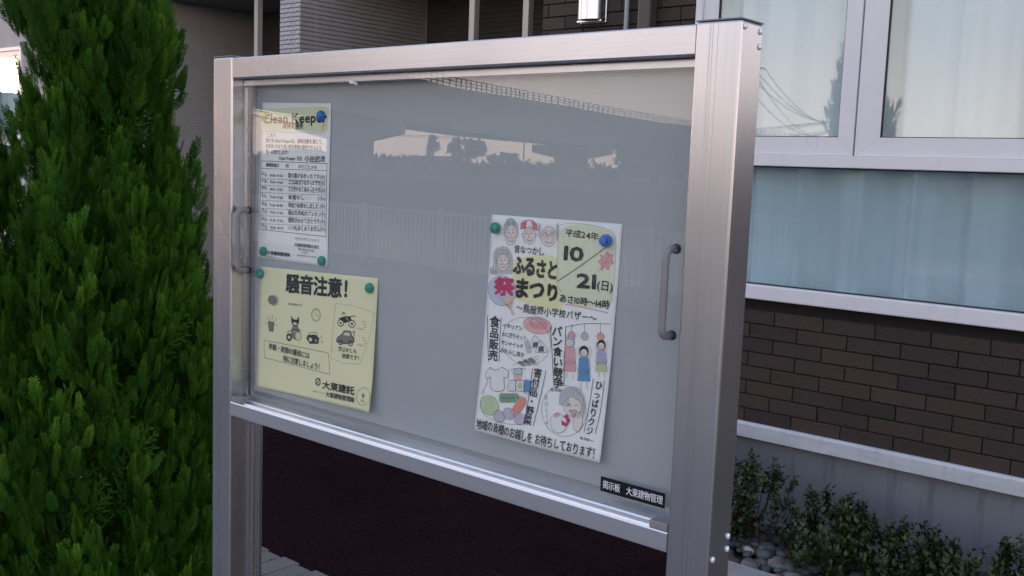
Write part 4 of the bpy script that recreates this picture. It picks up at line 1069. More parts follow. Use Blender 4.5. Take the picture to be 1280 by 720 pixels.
['T','TEL',[117.1,238.8],[134.8,238.6],3.8,'d',0.0,0],
['T','受付時間 9:00~18:00',[105.8,244.4],[156.4,243.5],3.4,'d',0.0,0],
['T','大東建物管理㈱',[27.7,246.5],[88.5,245.8],6.8,'k',0.03,0],
['T','2012.4',[28.1,253.3],[50.2,252.8],3.4,'d',0.0,0],
]),
}

def build_paper(key, label, paper_mat, curl, pins=True):
    D = POSTERS[key]; c = [Vector(p) for p in D['c']]; W_, H_ = D['w'], D['h']
    def PT(x, y, h=0):
        u = x/W_; v = y/H_
        p = (c[0]*(1-u)+c[1]*u)*(1-v)+(c[3]*(1-u)+c[2]*u)*v
        return (p.x, p.y+curl(u, v)-h/1000, p.z)
    T = thing(key+'_notice' if key != 'festival' else 'festival_poster', tuple(c[3]), label, 'poster' if key == 'festival' else 'notice')
    mb = MB(); nx, ny = 30, 40
    vs = [PT(W_*i/nx, H_*j/ny) for j in range(ny+1) for i in range(nx+1)]
    mb.add(vs, [(j*(nx+1)+i, (j+1)*(nx+1)+i, (j+1)*(nx+1)+i+1, j*(nx+1)+i+1) for j in range(ny) for i in range(nx)])
    pa = part('paper_sheet', mb, paper_mat, T, True)
    so_ = pa.modifiers.new('thickness', 'SOLIDIFY'); so_.thickness = .00015; so_.offset = -1
    keys = sorted(PM); tx = MB(); dr = MB(); wash = MB()
    rg = random.Random(5)
    for n, e in enumerate(D['e']):
        h = .12+.0035*n
        if e[0] in 'TV':
            bd = e[6]*e[4]*1.05
            for P, f in text_shapes(e[1], e[2], e[3], e[4], 0, e[7], e[0] == 'V'):
                for q, (ox, oy) in enumerate([(0, 0)] if bd < .05 else [(-bd, -bd*.5), (bd, bd*.5), (bd*.5, -bd), (-bd*.5, bd)]):   # heavy pen: overprinted
                    tx.add([PT(x+ox, y+oy, h+.25+.012*q) for x, y in P], f, keys.index(e[5]))
        elif e[0] == 'L':
            pts = smooth_pts(e[1]) if len(e[1]) > 2 and key == 'festival' else sum([smooth_pts([e[1][i], e[1][i+1]]) for i in range(len(e[1])-1)], [])
            v, f = stroke(pts, e[2]*1.25); dr.add([PT(x, y, h+.1) for x, y in v], f, keys.index(e[3]))
        elif e[0] == 'P':
            pts = e[1]; cx = sum(p[0] for p in pts)/len(pts); cy = sum(p[1] for p in pts)/len(pts)
            big = max(math.dist(p, (cx, cy)) for p in pts)
            if big > 20: pts = smooth_pts(pts+[pts[0]], 4)[:-1]
            bm = bmesh.new(); bv = [bm.verts.new((x, y, 0)) for x, y in pts]
            try: bm.faces.new(bv)
            except ValueError: bm.free(); continue
            bmesh.ops.triangulate(bm, faces=bm.faces[:])
            if big > 20: bmesh.ops.subdivide_edges(bm, edges=bm.edges[:], cuts=5, use_grid_fill=True); bmesh.ops.triangulate(bm, faces=bm.faces[:])
            bm.verts.index_update()
            tgt = wash if e[2] in ('y', 'g', 'g5') and n < 3 else dr
            tgt.add([PT(v.co.x, v.co.y, h) for v in bm.verts], [tuple(v.index for v in f.verts) for f in bm.faces], keys.index(e[2])); bm.free()
        elif e[0] == 'O':
            _, ce, rx, ry, fill, wd, col = e; n2 = 28
            ring = [(ce[0]+rx*math.cos(2*math.pi*k/n2), ce[1]+ry*math.sin(2*math.pi*k/n2)) for k in range(n2)]
            if fill:
                dr.add([PT(x, y, h) for x, y in ring]+[PT(ce[0], ce[1], h)], [(k, (k+1) % n2, n2) for k in range(n2)], keys.index(fill))
            if col and wd:
                v, f = stroke(ring+[ring[0]], wd*1.2); dr.add([PT(x, y, h+.08) for x, y in v], f, keys.index(col))
    ms = [PM[k] for k in keys]
    if wash.v: part('colour_wash', wash, ms, T)
    if dr.v: part('drawing', dr, ms, T)
    part('lettering', tx, ms, T)
    return T
build_paper('festival', 'white hand-drawn school festival poster with brush lettering, faces and coloured sketches', PAPERW,
            lambda u, v: .0012*math.sin(u*6.5+1)*v*v+.004*math.sin(math.pi*v)*1.0)
build_paper('noise', 'pale yellow landscape notice with bold black heading, motorbike and car sketches', PAPERY,
            lambda u, v: .0016*math.sin(u*5.5+.3)*v-.004*max(0, u-.82)/.18*max(0, v-.75)/.25)
build_paper('clean', 'white cleaning record sheet with a ruled table of handwritten entries', PAPERW,
            lambda u, v: -.0018*math.sin(math.pi*v)*(.6+.4*math.sin(u*4)))
# black name plate stuck on the outside of the glass
k_ = .9955/1.0175; nx0, nx1, nz0, nz1 = -.7062*k_, -.6127*k_, -.3745*k_, -.3931*k_
mb = MB()
vs = [(nx0, .9952, nz0), (nx1, .9952, nz0-.0002), (nx1+.0004, .9952, nz1), (nx0, .9952, nz1)]
mb.add(vs+[(x, y+.0005, z) for x, y, z in vs], [(0,3,2,1)[::-1], (4,5,6,7)[::-1], (0,1,5,4), (1,2,6,5), (2,3,7,6), (3,0,4,7)])
lp = part('name_plate', mb, mat('black_label_film', (.008,.008,.009), .5, 0, .2), NB)
tx = MB()
for P, f in text_shapes('掲示板　大東建物管理', (3.4, 9.2), (89, 9.1), 10.8, 0, 0):
    for q, ox in enumerate((-.12, .12)): tx.add([(nx0+(x+ox)/1000, .99495-.00003*q, nz0-y/1000) for x, y in P], f)
part('lettering', tx, mat('white_label_print', (.72,.74,.78), .5), lp)
COL.objects.unlink(_fo); bpy.data.objects.remove(_fo)

# magnets
def magnet(x, z, col, label, y=1.0115, style='dome', r=.0078):
    M = mat('magnet_plastic_'+style, col, .28)
    mb = MB()
    if style == 'dome': pr = [(0, r*.9), (.001, r), (.0035, r), (.0055, r*.92), (.0072, r*.7), (.008, r*.4), (.0082, .0002)]
    else: pr = [(0, r*.95), (.001, r), (.003, r), (.004, r*.95), (.0042, r*.62), (.0078, r*.56), (.009, r*.66), (.0096, r*.6), (.0097, .0002)]
    sc_ = min(1.0, max(.3, (1.0155-y+.0)/.004)) if False else 1
    mb.lathe((x, y, z), [(h, q) for h, q in pr], (0,-1,0), 28)
    o = part('magnet', mb, M, None, R(50)); tag(o, label, 'magnet', 'round magnets holding the papers')
    return o
GRN = (.02,.27,.19); BLU = (.03,.16,.60)
magnet(-1.4065, .0728, (.50,.52,.14), 'olive yellow round magnet on the top left corner of the cleaning sheet', 1.0158)
magnet(-1.2590, .0720, BLU, 'blue round magnet on the top right corner of the cleaning sheet', 1.0158, 'dome', .0082)
magnet(-1.4031, -.1490, GRN, 'green magnet on the bottom left corner of the cleaning sheet', 1.0158)
magnet(-1.2515, -.1520, GRN, 'green magnet on the bottom right corner of the cleaning sheet', 1.0158)
magnet(-1.4113, -.1872, GRN, 'green magnet on the top left corner of the yellow notice', 1.0152)
magnet(-1.1384, -.1830, GRN, 'green magnet on the top right corner of the yellow notice', 1.0152)
magnet(-.8915, -.0771, GRN, 'green magnet pinning the top left corner of the festival poster', 1.0138)
magnet(-.7121, -.0810, BLU, 'blue ribbed magnet pinning the top right corner of the festival poster', 1.0138, 'knob', .0082)

# ------------------------------------------------------------------ foliage
LEAF = mat('conifer_scale_leaves', (.05,.1,.03), .55)
at = N(LEAF, 'ShaderNodeAttribute', attribute_name='tint')
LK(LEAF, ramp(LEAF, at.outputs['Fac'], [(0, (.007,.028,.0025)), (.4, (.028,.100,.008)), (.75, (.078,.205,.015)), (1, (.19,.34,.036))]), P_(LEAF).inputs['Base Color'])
P_(LEAF).inputs['Specular IOR Level'].default_value = .12
def add_translucent(M, w_):
    T = M.node_tree; o = [n for n in T.nodes if n.type == 'OUTPUT_MATERIAL'][0]; p = P_(M)
    t = N(M, 'ShaderNodeBsdfTranslucent'); mx = N(M, 'ShaderNodeMixShader'); mx.inputs[0].default_value = w_
    src = p.inputs['Base Color'].links[0].from_socket; LK(M, src, t.inputs[0]); LK(M, p.outputs[0], mx.inputs[1]); LK(M, t.outputs[0], mx.inputs[2]); LK(M, mx.outputs[0], o.inputs[0])
add_translucent(LEAF, .22)
BARK = noisy('brown_bark', (.06,.035,.022), (.12,.075,.05), 30, .9, bs=.8, bscale=60, bd=.004, stretch=(1,1,.2))
def spray(rg, n=12, m=4):
    """flat fern-like spray in the XZ plane, length 1 up Z; returns verts (k*4,3), brightness per vertex"""
    V = []; T = []
    def leaf(p, d, L, w_, t0, t1):
        q = np.array([-d[1], d[0]]); a = p; b = p+d*L*.45+q*w_; c_ = p+d*L; e = p+d*L*.45-q*w_
        zz = rg.uniform(-.012, .012)
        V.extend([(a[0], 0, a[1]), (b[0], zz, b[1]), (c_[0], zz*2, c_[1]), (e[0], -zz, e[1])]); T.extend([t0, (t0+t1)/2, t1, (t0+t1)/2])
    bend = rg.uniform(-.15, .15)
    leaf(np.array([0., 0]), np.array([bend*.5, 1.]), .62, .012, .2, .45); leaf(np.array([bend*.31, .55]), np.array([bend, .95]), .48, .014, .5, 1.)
    for i in range(n):
        t = .10+.85*i/n
        for sd in (-1, 1):
            tt = t+rg.uniform(-.02, .02); p = np.array([bend*.5*tt, tt])
            Lb = (.50*(1-tt)**.75+.07)*rg.uniform(.8, 1.15); an = math.radians(rg.uniform(26, 40))*sd
            d = np.array([math.sin(an+bend*.4), math.cos(an+bend*.4)])
            leaf(p, d, Lb, .013, .25+.3*tt, .7+.25*tt)
            k = max(2, int(m*Lb/.35))
            for j in range(k):
                s = (j+.6)/k
                for s2 in (-1, 1):
                    a2 = an+math.radians(38)*s2; d2 = np.array([math.sin(a2), math.cos(a2)])
                    leaf(p+d*Lb*s*.92, d2, (.13*(1-s*.5))*rg.uniform(.8, 1.2), .014, .3+.35*tt+.1*s, .65+.35*tt)
    return np.array(V), np.array(T)
def conifer():
    rg = np.random.default_rng(11)
    cx, cy = -2.90, 1.52
    C_ = thing('conifer_tree', (cx, cy, G), 'tall columnar conifer with upright feathery green sprays left of the notice board', 'tree')
    mb = MB(); mb.tube([(cx, cy, G-.05), (cx+.01, cy, G+.6), (cx-.01, cy+.01, 0), (cx, cy, 1.35)], [.055, .045, .03, .006], 10)
    for k in range(26):
        a = rg.uniform(0, 6.28); z = rg.uniform(G+.2, .9); L = rg.uniform(.07, .12)
        mb.tube([(cx, cy, z), (cx+math.cos(a)*L*.6, cy+math.sin(a)*L*.6, z+.08), (cx+math.cos(a)*L, cy+math.sin(a)*L, z+.22)], [.012, .008, .003], 6)
    part('trunk', mb, BARK, C_, True)
    zs = np.array([-1.6, -1.45, -1.0, -.6, -.38, -.2, -.08, .05, .18, .30, .5, .8, 1.2, 1.5]); rs = np.array([.12, .25, .29, .285, .255, .20, .155, .11, .15, .15, .125, .10, .05, .01])
    LEFT = np.array([-.46, -.89, 0])
    vars_ = [spray(rg) for _ in range(7)]; coarse = [spray(rg, 7, 3) for _ in range(3)]
    VV = []; TT = []; FFn = 0
    def place(vt, pos, up, nrm, size, wd, dk):
        nonlocal FFn
        V, T = vt; up = up/np.linalg.norm(up); side = np.cross(nrm, up); side /= np.linalg.norm(side)+1e-9; nn = np.cross(up, side)
        # cup the spray a little
        y = V[:, 1]+.25*V[:, 0]**2-.10*V[:, 2]**2
        W3 = pos+side*(V[:, :1]*size*wd)+nn*(y[:, None]*size)+up*(V[:, 2:]*size)
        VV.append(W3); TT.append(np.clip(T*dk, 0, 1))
    # plumes: flame-shaped clusters on the crown surface
    npl = 0
    for k in range(720):
        z = rg.uniform(-1.55, 1.3); a = rg.uniform(0, 2*math.pi)
        extra = k >= 560                                    # the fuller left flank
        if extra: z = rg.uniform(-1.4, .05); a = math.atan2(-.89, -.46)+rg.uniform(-.9, .9)
        back = math.cos(a-math.atan2(-cy, -cx)) < -.25      # the side away from the viewer gets fewer
        if back and rg.random() < .55: continue
        if rg.random() > (np.interp(z, zs, rs)/.30)**.7+.12: continue
        lump = .035*math.sin(z*9+2*a)+.02*math.sin(z*17-3*a)
        r = np.interp(z, zs, rs)+lump*.8-.01+rg.uniform(-.05, .012); r += max(0, -.46*math.cos(a)-.89*math.sin(a))*(.15*math.exp(-((z+.22)/.2)**2)+.11*(1 if -1.4 < z < -.35 else 0)+.09*math.exp(-((z-.42)/.14)**2))
        if extra: r *= rg.uniform(.55, 1.12)
        base = np.array([cx+math.cos(a)*r, cy+math.sin(a)*r, z+OZ-.10])
        out = np.array([math.cos(a), math.sin(a), 0.]); tang = np.array([-math.sin(a), math.cos(a), 0.])
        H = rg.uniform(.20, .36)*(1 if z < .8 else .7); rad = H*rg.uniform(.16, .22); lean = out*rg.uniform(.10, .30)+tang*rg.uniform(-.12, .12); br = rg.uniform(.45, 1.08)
        ns = int(25*H/.28); npl += 1
        for i in range(ns):
            t = (i+rg.random())/ns; prof_ = math.sin(math.pi*min(1, .18+t*.85))**.8
            a2 = rg.uniform(0, 6.28); off = (out*math.cos(a2)+tang*math.sin(a2))*rad*prof_*rg.uniform(.3, 1)
            pos = base+np.array([0, 0, H*t*.78])+lean*H*t+off
            up = np.array([0, 0, 1.])+lean+off/rad*rg.uniform(.15, .40)+rg.normal(0, .10, 3)
            nrm = out*.5+tang*rg.normal(0, .9)+out*rg.normal(0, .6)+rg.normal(0, .1, 3)
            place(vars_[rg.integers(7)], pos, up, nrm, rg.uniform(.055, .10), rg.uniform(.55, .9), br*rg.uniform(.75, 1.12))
    for k in range(900):                                    # inner fill
        z = rg.uniform(-1.55, 1.2); a = rg.uniform(0, 6.28); r = (np.interp(z, zs, rs)-.05)*rg.uniform(.35, 1)
        pos = np.array([cx+math.cos(a)*r, cy+math.sin(a)*r, z+OZ-.08]); out = np.array([math.cos(a), math.sin(a), 0.])
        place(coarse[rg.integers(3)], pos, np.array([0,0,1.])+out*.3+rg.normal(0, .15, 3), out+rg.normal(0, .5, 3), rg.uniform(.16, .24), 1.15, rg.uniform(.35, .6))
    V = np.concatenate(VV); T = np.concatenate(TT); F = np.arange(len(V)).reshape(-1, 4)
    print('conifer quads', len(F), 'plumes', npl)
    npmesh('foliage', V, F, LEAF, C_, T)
conifer()

SHRUBL = mat('shrub_leaves', (.05,.08,.03), .45)
at = N(SHRUBL, 'ShaderNodeAttribute', attribute_name='tint')
LK(SHRUBL, ramp(SHRUBL, at.outputs['Fac'], [(0, (.008,.018,.004)), (.35, (.014,.034,.006)), (.7, (.028,.060,.010)), (.88, (.065,.085,.012)), (.95, (.12,.10,.018)), (1, (.10,.03,.018))]), P_(SHRUBL).inputs['Base Color'])
add_translucent(SHRUBL, .15)
TWIG = mat('dark_twig_bark', (.03,.022,.016), .9)
def shrub(name, cx, cy, spans, h, n, seed, label, lf=.017, z0=G):
    """spans: list of (dx, dy, radius, height) lobes"""
    rg = np.random.default_rng(seed); S = thing(name, (cx, cy, z0), label, 'shrub', 'low evergreen shrubs along the building foot')
    st = MB(); V = []; T = []
    lb = np.array(spans)
    pw = lb[:, 2]**2*lb[:, 3]; pw = pw/pw.sum()
    for k in range(n):
        L = lb[rg.choice(len(lb), p=pw)]
        a = rg.uniform(0, 6.28); t = rg.random()**.55; rr = L[2]*math.sin(math.pi*min(.98, .12+.62*t))**.8*(.55+.45*rg.random()**.3)
        tip = np.array([cx+L[0]+math.cos(a)*rr, cy+L[1]+math.sin(a)*rr*.8, z0+L[3]*(t*.86+rg.uniform(-.05, .14))])
        base = np.array([cx+L[0]*.8+rg.uniform(-.03, .03), cy+L[1]*.8, z0])
        if k % 9 == 0:
            mid = (tip+base)/2+np.array([math.cos(a), math.sin(a), 0])*rr*.25
            st.tube([tuple(base), tuple(mid), tuple(tip)], [.004, .0025, .0012], 4, caps=False)
        br = rg.uniform(.0, .8)
        d0 = np.array([math.cos(a)*.5, math.sin(a)*.5, 1.])+rg.normal(0, .25, 3); d0 /= np.linalg.norm(d0)
        for i in range(15):                                # a rosette of leaves at the twig end
            b = i*2.4+rg.uniform(-.3, .3); e1 = np.cross(d0, [0.3, .2, .9]); e1 /= np.linalg.norm(e1); e2 = np.cross(d0, e1)
            d = (e1*math.cos(b)+e2*math.sin(b))*rg.uniform(.6, 1)+d0*rg.uniform(.25, .9); d /= np.linalg.norm(d)
            s = np.cross(d, d0); s /= np.linalg.norm(s)+1e-9; nn = np.cross(s, d)
            ll = lf*rg.uniform(.7, 1.25); p = tip-d0*.014*(i % 5)+np.array([0, 0, OZ])
            V += [p, p+d*ll*.5+s*ll*.24+nn*ll*.06, p+d*ll, p+d*ll*.5-s*ll*.24+nn*ll*.06]
            tv = min(1, max(0, br*.9+rg.uniform(-.12, .2))) if rg.random() > .04 else rg.uniform(.86, 1); T += [tv]*4
    part('stem', st, TWIG, S)
    V = np.array(V); npmesh('foliage', V, np.arange(len(V)).reshape(-1, 4), SHRUBL, S, T)
    return S
shrub('evergreen_shrub', -2.10, 4.02, [(0,0,.13,.40), (-.10,.0,.13,.56), (.14,.02,.09,.42), (.25,.03,.06,.40), (.05,-.08,.12,.22), (-.30,.03,.14,.5)], .5, 440, 21, 'taller sparse shrub right behind the foot of the tall right post', .025)
shrub('evergreen_shrub', -1.60, 4.00, [(0,0,.14,.34), (-.15,.02,.08,.26), (.10,.0,.10,.30), (.0,-.12,.13,.22)], .5, 350, 22, 'dense dark green shrub in the middle of the pebble bed', .025)
shrub('evergreen_shrub', -1.29, 4.03, [(0,0,.12,.27), (.11,.0,.08,.28), (-.05,-.1,.11,.18)], .5, 240, 23, 'rounded green shrub with reddish tips, second from the right picture edge', .025)
shrub('evergreen_shrub', -1.00, 4.02, [(-.04,0,.14,.24), (.12,.03,.10,.33), (-.12,-.05,.09,.20), (.03,-.08,.11,.20)], .5, 280, 24, 'low spreading shrub at the right picture edge under the foundation', .025)
shrub('evergreen_shrub', -.45, 4.02, [(0,0,.16,.34), (.16,.03,.13,.36), (-.13,-.05,.10,.3)], .5, 300, 25, 'shrub just beyond the right picture edge by the foundation', .025)
shrub('small_plant', -2.52, 2.02, [(0,0,.06,.24), (.07,.03,.05,.20), (-.08,0,.05,.17), (.15,.05,.04,.17)], .3, 90, 26, 'small yellow green sprouting plant below the board beside the grey pavers', .022)['group'] = ''
bpy.data.objects['small_plant'].pop('group', None) if hasattr(bpy.data.objects['small_plant'], 'pop') else None

# ------------------------------------------------------------------ what the glass mirrors: the far side behind the viewer
MY = 1.98                                   # a mirrored distance m stands at y = MY - m
VCON = noisy('viaduct_concrete', (.22,.22,.22), (.30,.30,.295), .6, .85, bs=0)
RAILM = mat('dark_viaduct_railing', (.05,.05,.055), .5, .3)
path = [(-38,20), (-45,28), (-53.7,38.1), (-61.2,48), (-68.6,58.6), (-75.1,70.9), (-81.5,84.5), (-91,106), (-96.5,124), (-99.8,145), (-100.5,170), (-99,200), (-95,235)]
sp = smooth_pts(path, 4)
VD = thing('viaduct', (-70, MY-60, G), 'long curved concrete road viaduct mirrored in the board glass', 'bridge')
def off(i, d):
    a = Vector(sp[max(0, i-1)]); b = Vector(sp[min(len(sp)-1, i+1)]); t = (b-a).normalized(); q = Vector((-t.y, t.x))
    if q.dot(Vector(sp[i])) < 0: q = -q
    if q.x > 0: q = -q
    p = Vector(sp[i])+q*d; return p.x, MY-p.y
RISE = [0, 0, 0, 0, 0, 0, .15, .95, 1.2, .9, .4, .1, 0]      # the deck crests over the river
def rise(i): t = i/4; k = min(len(RISE)-2, int(t)); return RISE[k]+(RISE[k+1]-RISE[k])*(t-k)
def sweep(sec):
    mb = MB(); n = len(sec); vs = []
    for i in range(len(sp)):
        for d, z in sec: x, y = off(i, d); vs.append((x, y, z+(rise(i)-.15 if z > 5 else 0)))
    mb.add(vs, [(i*n+k, i*n+(k+1) % n, (i+1)*n+(k+1) % n, (i+1)*n+k) for i in range(len(sp)-1) for k in range(n)]+[tuple(range(n)), tuple((len(sp)-1)*n+k for k in range(n))[::-1]])
    return mb
part('girder', sweep([(.1,4.4), (8,4.4), (8.4,8.0), (-.1,8.0)]), VCON, VD)
part('deck_slab', sweep([(-.5,8.004), (9,8.004), (9,9.0), (-.5,9.0)]), VCON, VD)
for d in (-.3, 8.8):
    mb = MB()
    for zz in (9.35, 9.7, 10.1): mb.tube([(*off(i, d), zz+rise(i)-.15) for i in range(len(sp))], .055, 4)
    for i in range(len(sp)-1):
        p, q = Vector(off(i, d)), Vector(off(i+1, d)); m_ = max(1, int((q-p).length/1.6))
        for k in range(m_):
            s_ = p+(q-p)*k/m_; zz = rise(i)+(rise(i+1)-rise(i))*k/m_-.15; mb.box(s_.x-.06, s_.x+.06, s_.y-.06, s_.y+.06, 9.0+zz, 10.15+zz)
    part('railing', mb, RAILM, VD)
for (px, pm_, nx_, ny_, hw, cw) in ((-76.5, 65.2, -.87, .5, 5.1, 2.0), (-102, 134, -.99, .15, 6.8, 2.6), (-44, 22, -.8, .6, 5.1, 2.0), (-103, 190, -1, -.05, 6, 2.4)):
    y = MY-pm_; ax = Vector((nx_, ny_)).normalized(); tx_ = Vector((-ax.y, ax.x)); mb = MB()
    def cr8(a, t): q = ax*a+tx_*t; return px+q.x, y+q.y
    for zz, hy in (([(-hw,4.38), (-hw,3.05), (-cw,2.3), (cw,2.3), (hw,3.05), (hw,4.38)], 1.3), ([(-cw,2.299), (-cw,G-2), (cw,G-2), (cw,2.299)], 1.1)):
        n = len(zz); vs = [(*cr8(a, s*hy), z) for s in (-1, 1) for a, z in zz]
        mb.add(vs, [(k, (k+1) % n, (k+1) % n+n, k+n) for k in range(n)]+[tuple(range(n))[::-1], tuple(range(n, 2*n))])
    part('pier', mb, VCON, VD)
# white guard fence on the near river bank
GF = thing('guard_fence', (-10, -8.8, G), 'white metal picket fence along the river bank, mirrored in the board glass', 'fence')
FW = mat('white_fence_paint', (.60,.58,.57), .5)
pk = boxmesh('picket', .022, .022, .80, FW, 0); po = boxmesh('fence_post', .06, .06, .98, FW, 0)
def fy(x): return -8.45-(-x-6.6)*.13 if x < -6.6 else -8.45
for i in range(119):
    x = -19+i*.11; inst('picket', pk, (x, fy(x), G+.50), GF)
for i in range(7): x = -19.0+i*2.05; inst('fence_post', po, (x-.02, fy(x)-.03, G+.49), GF)
mb = MB()
for z in (G+.91, G+.10): mb.tube([(-19.1, fy(-19.1), z), (-6.6, fy(-6.6), z), (-5.9, -8.45, z)], .024, 6)
part('rail', mb, FW, GF)
# trees of the far bank
FARL = noisy('far_tree_leaves', (.018,.030,.014), (.04,.055,.025), 1.5, .8, bs=0)
def far_tree(x, mdist, h, r, label, seed, name='far_tree', form='round', n=1500, group='trees on the far bank', mirror=MY):
    rg = np.random.default_rng(seed); y = mirror-mdist; z0 = G
    T_ = thing(name, (x, y, z0), label, 'tree', group)
    mb = MB(); mb.tube([(x, y, z0), (x, y, z0+h*.5), (x+r*.1, y, z0+h*.85)], [r*.10+.08, r*.07+.05, .03], 7)
    for k in range(7):
        a = rg.uniform(0, 6.28); zz = z0+h*rg.uniform(.35, .75); mb.tube([(x, y, zz), (x+math.cos(a)*r*.7, y+math.sin(a)*r*.7, zz+h*.12)], [.07, .03], 5)
    part('trunk', mb, BARK, T_)
    nc = 16; ca = rg.uniform(0, 6.28, nc); ch = rg.uniform(.34, .97, nc)
    wd = {'round': lambda t: math.sin(math.pi*min(1, max(0, (t-.25)/.8)))**.6, 'cone': lambda t: (1.05-t)**.9, 'tall': lambda t: .5+.3*math.sin(t*9)}[form]
    cr_ = np.array([r*wd(t)*.75 for t in ch]); cs = np.array([r*.42*(1.1-.4*t) for t in ch])
    k = rg.integers(0, nc, n); dv = rg.normal(0, 1, (n, 3)); dv /= np.linalg.norm(dv, axis=1)[:, None]; dv *= rg.uniform(.4, 1, (n, 1))
    P = np.stack([x+np.cos(ca[k])*cr_[k], y+np.sin(ca[k])*cr_[k], OZ+z0+h*ch[k]], 1)+dv*cs[k][:, None]*np.array([1, 1, .75])
    s = r*.10+.05; A = rg.normal(0, 1, (n, 3)); A /= np.linalg.norm(A, axis=1)[:, None]; Bv = np.cross(A, rg.normal(0, 1, (n, 3))); Bv /= np.linalg.norm(Bv, axis=1)[:, None]
    V = np.stack([P-A*s, P+Bv*s*.6, P+A*s, P-Bv*s*.6], 1).reshape(-1, 3)
    npmesh('crown', V, np.arange(len(V)).reshape(-1, 4), FARL, T_)
for q in ((-140, 140, 8.0, 2.3, 'tall slim tree with a bare lower crown, mirrored under the viaduct', 1, 'cone'), (-131, 140, 7.2, 3.8, 'broad tree mirrored under the viaduct span right of the slim one', 2, 'round'),
          (-122, 140, 4.6, 3.2, 'low round tree mirrored beside the broad tree under the viaduct', 3, 'round'), (-64, 100, 5.8, 4.6, 'big dark tree mirrored just right of the second viaduct pier', 4, 'round')):
    far_tree(q[0], q[1], q[2], q[3], q[4], q[5], form=q[6], n=1500 if q[5] == 4 else 850)
far_tree(-25.5, 60, 7.6, .85, 'dark conical tree mirrored at the edge of the upper left window sash', 8, form='cone', mirror=8.66)
# low distant woodland
rg = np.random.default_rng(5); n = 16000
xx = rg.uniform(-330, 90, n); yy = -150-rg.uniform(0, 25, n)-(xx+120)*.0
hh = 2.2-.9*np.clip((xx+165)/20, 0, 1)+4.0*np.clip((xx+95)/12, 0, 1)+.5*np.sin(xx*.09)+.4*np.sin(xx*.23+1)+.3*np.sin(xx*.61)
zz = OZ+G+hh*rg.random(n)**.6+.3; A = rg.normal(0, .9, (n, 3)); Bv = np.cross(A, rg.normal(0, 1, (n, 3))); Bv /= np.linalg.norm(Bv, axis=1)[:, None]
P = np.stack([xx, yy, zz], 1); V = np.stack([P-A, P+Bv*.7, P+A, P-Bv*.7], 1).reshape(-1, 3)
tag(npmesh('far_woodland', V, np.arange(len(V)).reshape(-1, 4), FARL, None, None, 'stuff'), 'low dark wooded skyline far beyond the river, mirrored in the glass', 'woodland')
# far houses
HW = [mat('far_house_wall_'+n_, c_, .8) for n_, c_ in (('grey', (.30,.30,.31)), ('cream', (.42,.38,.32)), ('white', (.5,.5,.5)))]
HR = mat('far_house_roof', (.05,.05,.06), .6); HG = mat('far_house_window', (.03,.035,.04), .15)
for k, (x, m_, sx, h, lab) in enumerate(((-118, 118, 9, 4.6, 'grey gabled house under the left viaduct span, mirrored'), (-150, 116, 11, 5.2, 'cream gabled house behind the first viaduct pier, mirrored'),
        (-96, 150, 9, 5.0, 'white gabled house right of the low round tree, mirrored'), (-66, 118, 10, 5.4, 'grey gabled house beyond the big dark tree, mirrored'), (-57, 122, 8, 4.8, 'small cream house at the right end of the viaduct, mirrored'))):
    h *= .74; Hh = thing('house', (x, MY-m_, G), lab, 'house', 'houses beyond the river'); y = MY-m_
    mb = MB(); mb.box(x-sx/2, x+sx/2, y-4, y+4, G, G+h*.62); part('wall', mb, HW[k % 3], Hh)
    mb = MB(); e = sx/2+.6; zr_ = G+h*.62
    mb.add([(x-e,y-4.6,zr_),(x+e,y-4.6,zr_),(x+e,y+4.6,zr_),(x-e,y+4.6,zr_),(x-e,y,G+h),(x+e,y,G+h)], [(0,1,2,3),(0,4,5,1),(3,2,5,4),(0,3,4),(1,5,2)]); part('roof', mb, HR, Hh)
    for j in range(3):
        mb = MB(); wxx = x-sx/2+sx*(.2+.3*j); mb.box(wxx-.6, wxx+.6, y+4.0, y+4.05, G+1.0, G+2.2); part('window', mb, HG, Hh)
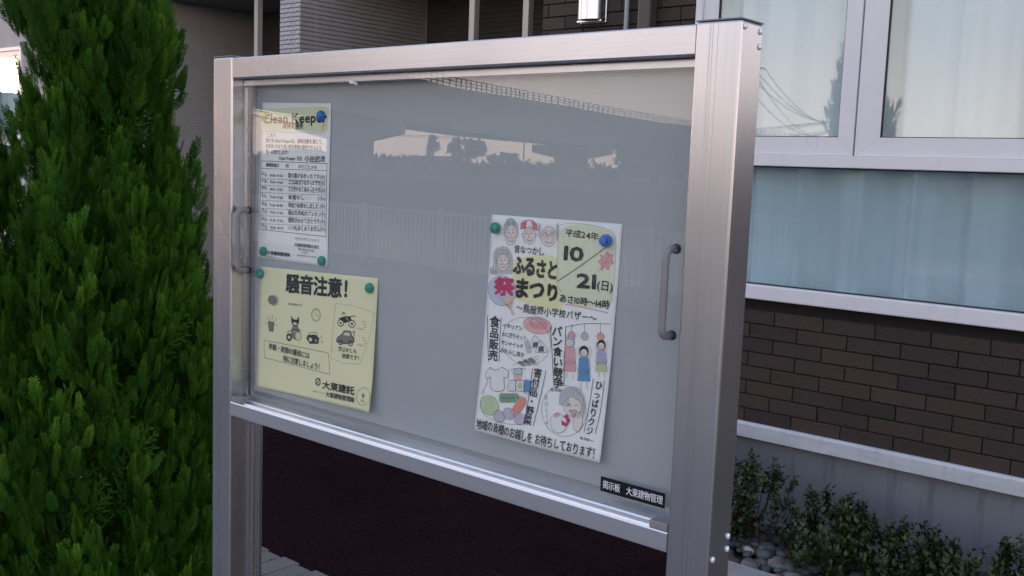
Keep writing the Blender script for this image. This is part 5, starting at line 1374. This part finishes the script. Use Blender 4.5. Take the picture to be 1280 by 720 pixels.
# power line
poles = [(-36, -60, 8.0), (-47, 8.66-110, 6.6), (-120, 8.66-150, 7.6), (-172, 8.66-128, 9.8)]
ends = []
WOODP = mat('utility_pole_concrete', (.25,.25,.24), .8)
for k, (x, y, z) in enumerate(poles):
    U = thing('utility_pole', (x, y, G), ('nearest concrete utility pole, mirrored beside the tall post', 'middle utility pole, mirrored in the upper left window', 'farthest utility pole, mirrored under the viaduct', 'tall utility pole left of the first viaduct pier, mirrored')[k], 'utility pole', 'utility poles carrying the wires')
    mb = MB(); mb.tube([(x, y, G), (x, y, z+.6)], [.17, .10], 8); part('pole', mb, WOODP, U)
    mb = MB(); mb.box(x-.9, x+.9, y-.05, y+.05, z-.05, z+.05); mb.box(x-.7, x+.7, y-.05, y+.05, z-1.0, z-.9); part('crossarm', mb, WOODP, U)
    ends.append([(x-.85, y, z+.1), (x, y, z+.15), (x+.85, y, z+.1), (x-.6, y, z-.9), (x+.6, y, z-.9)])
WIRE = mat('black_wire', (.02,.02,.02), .6)
for k in range(5):
    mb = MB()
    for a, b in ((0, 1), (1, 2), (2, 3)):
        p, q = Vector(ends[a][k]), Vector(ends[b][k]); sag = 1.1+.25*k
        mb.tube([tuple(p+(q-p)*t/24-Vector((0,0,1))*4*sag*(t/24)*(1-t/24)) for t in range(25)], .04, 4)
    tag(part('power_line', mb, WIRE), ('topmost left wire', 'topmost middle wire', 'topmost right wire', 'lower left wire', 'lower right wire')[k]+' sagging between the utility poles, mirrored in the window', 'wire', 'overhead wires between the poles')

# low house beyond the right end of the building, mirrored in the side of the tall post
Hh = thing('house', (14, 24, G), 'low dark house beyond the right end of the apartment building, mirrored in the post side', 'house', 'houses around')
HD = mat('dark_house_cladding', (.09,.10,.12), .8)
mb = MB(); mb.box(5, 34, 21, 30, G, 1.0); part('wall', mb, HD, Hh)
mb = MB(); mb.add([(4.4,20.4,1.001),(34.6,20.4,1.001),(34.6,30.6,1.001),(4.4,30.6,1.001),(7,25.5,2.3),(31,25.5,2.3)], [(0,1,5,4),(3,4,5,2),(0,4,3),(1,2,5),(0,3,2,1)]); part('roof', mb, HR, Hh)

Hh = thing('house', (-47, -10, G), 'added low grey house at the far left behind the viewer, blocking low sky glare in the far left window', 'house', 'houses around')  # added unseen house: cuts the low part of the sky glare in the far left window
mb = MB(); mb.box(-52, -42, -26, -4, G, 1.3); part('wall', mb, HD, Hh)
mb = MB(); mb.add([(-52.6,-26.6,1.301),(-41.4,-26.6,1.301),(-41.4,-3.4,1.301),(-52.6,-3.4,1.301),(-47,-24,2.6),(-47,-6,2.6)], [(0,4,5,3),(1,2,5,4),(0,1,4),(2,3,5),(0,3,2,1)]); part('roof', mb, HR, Hh)
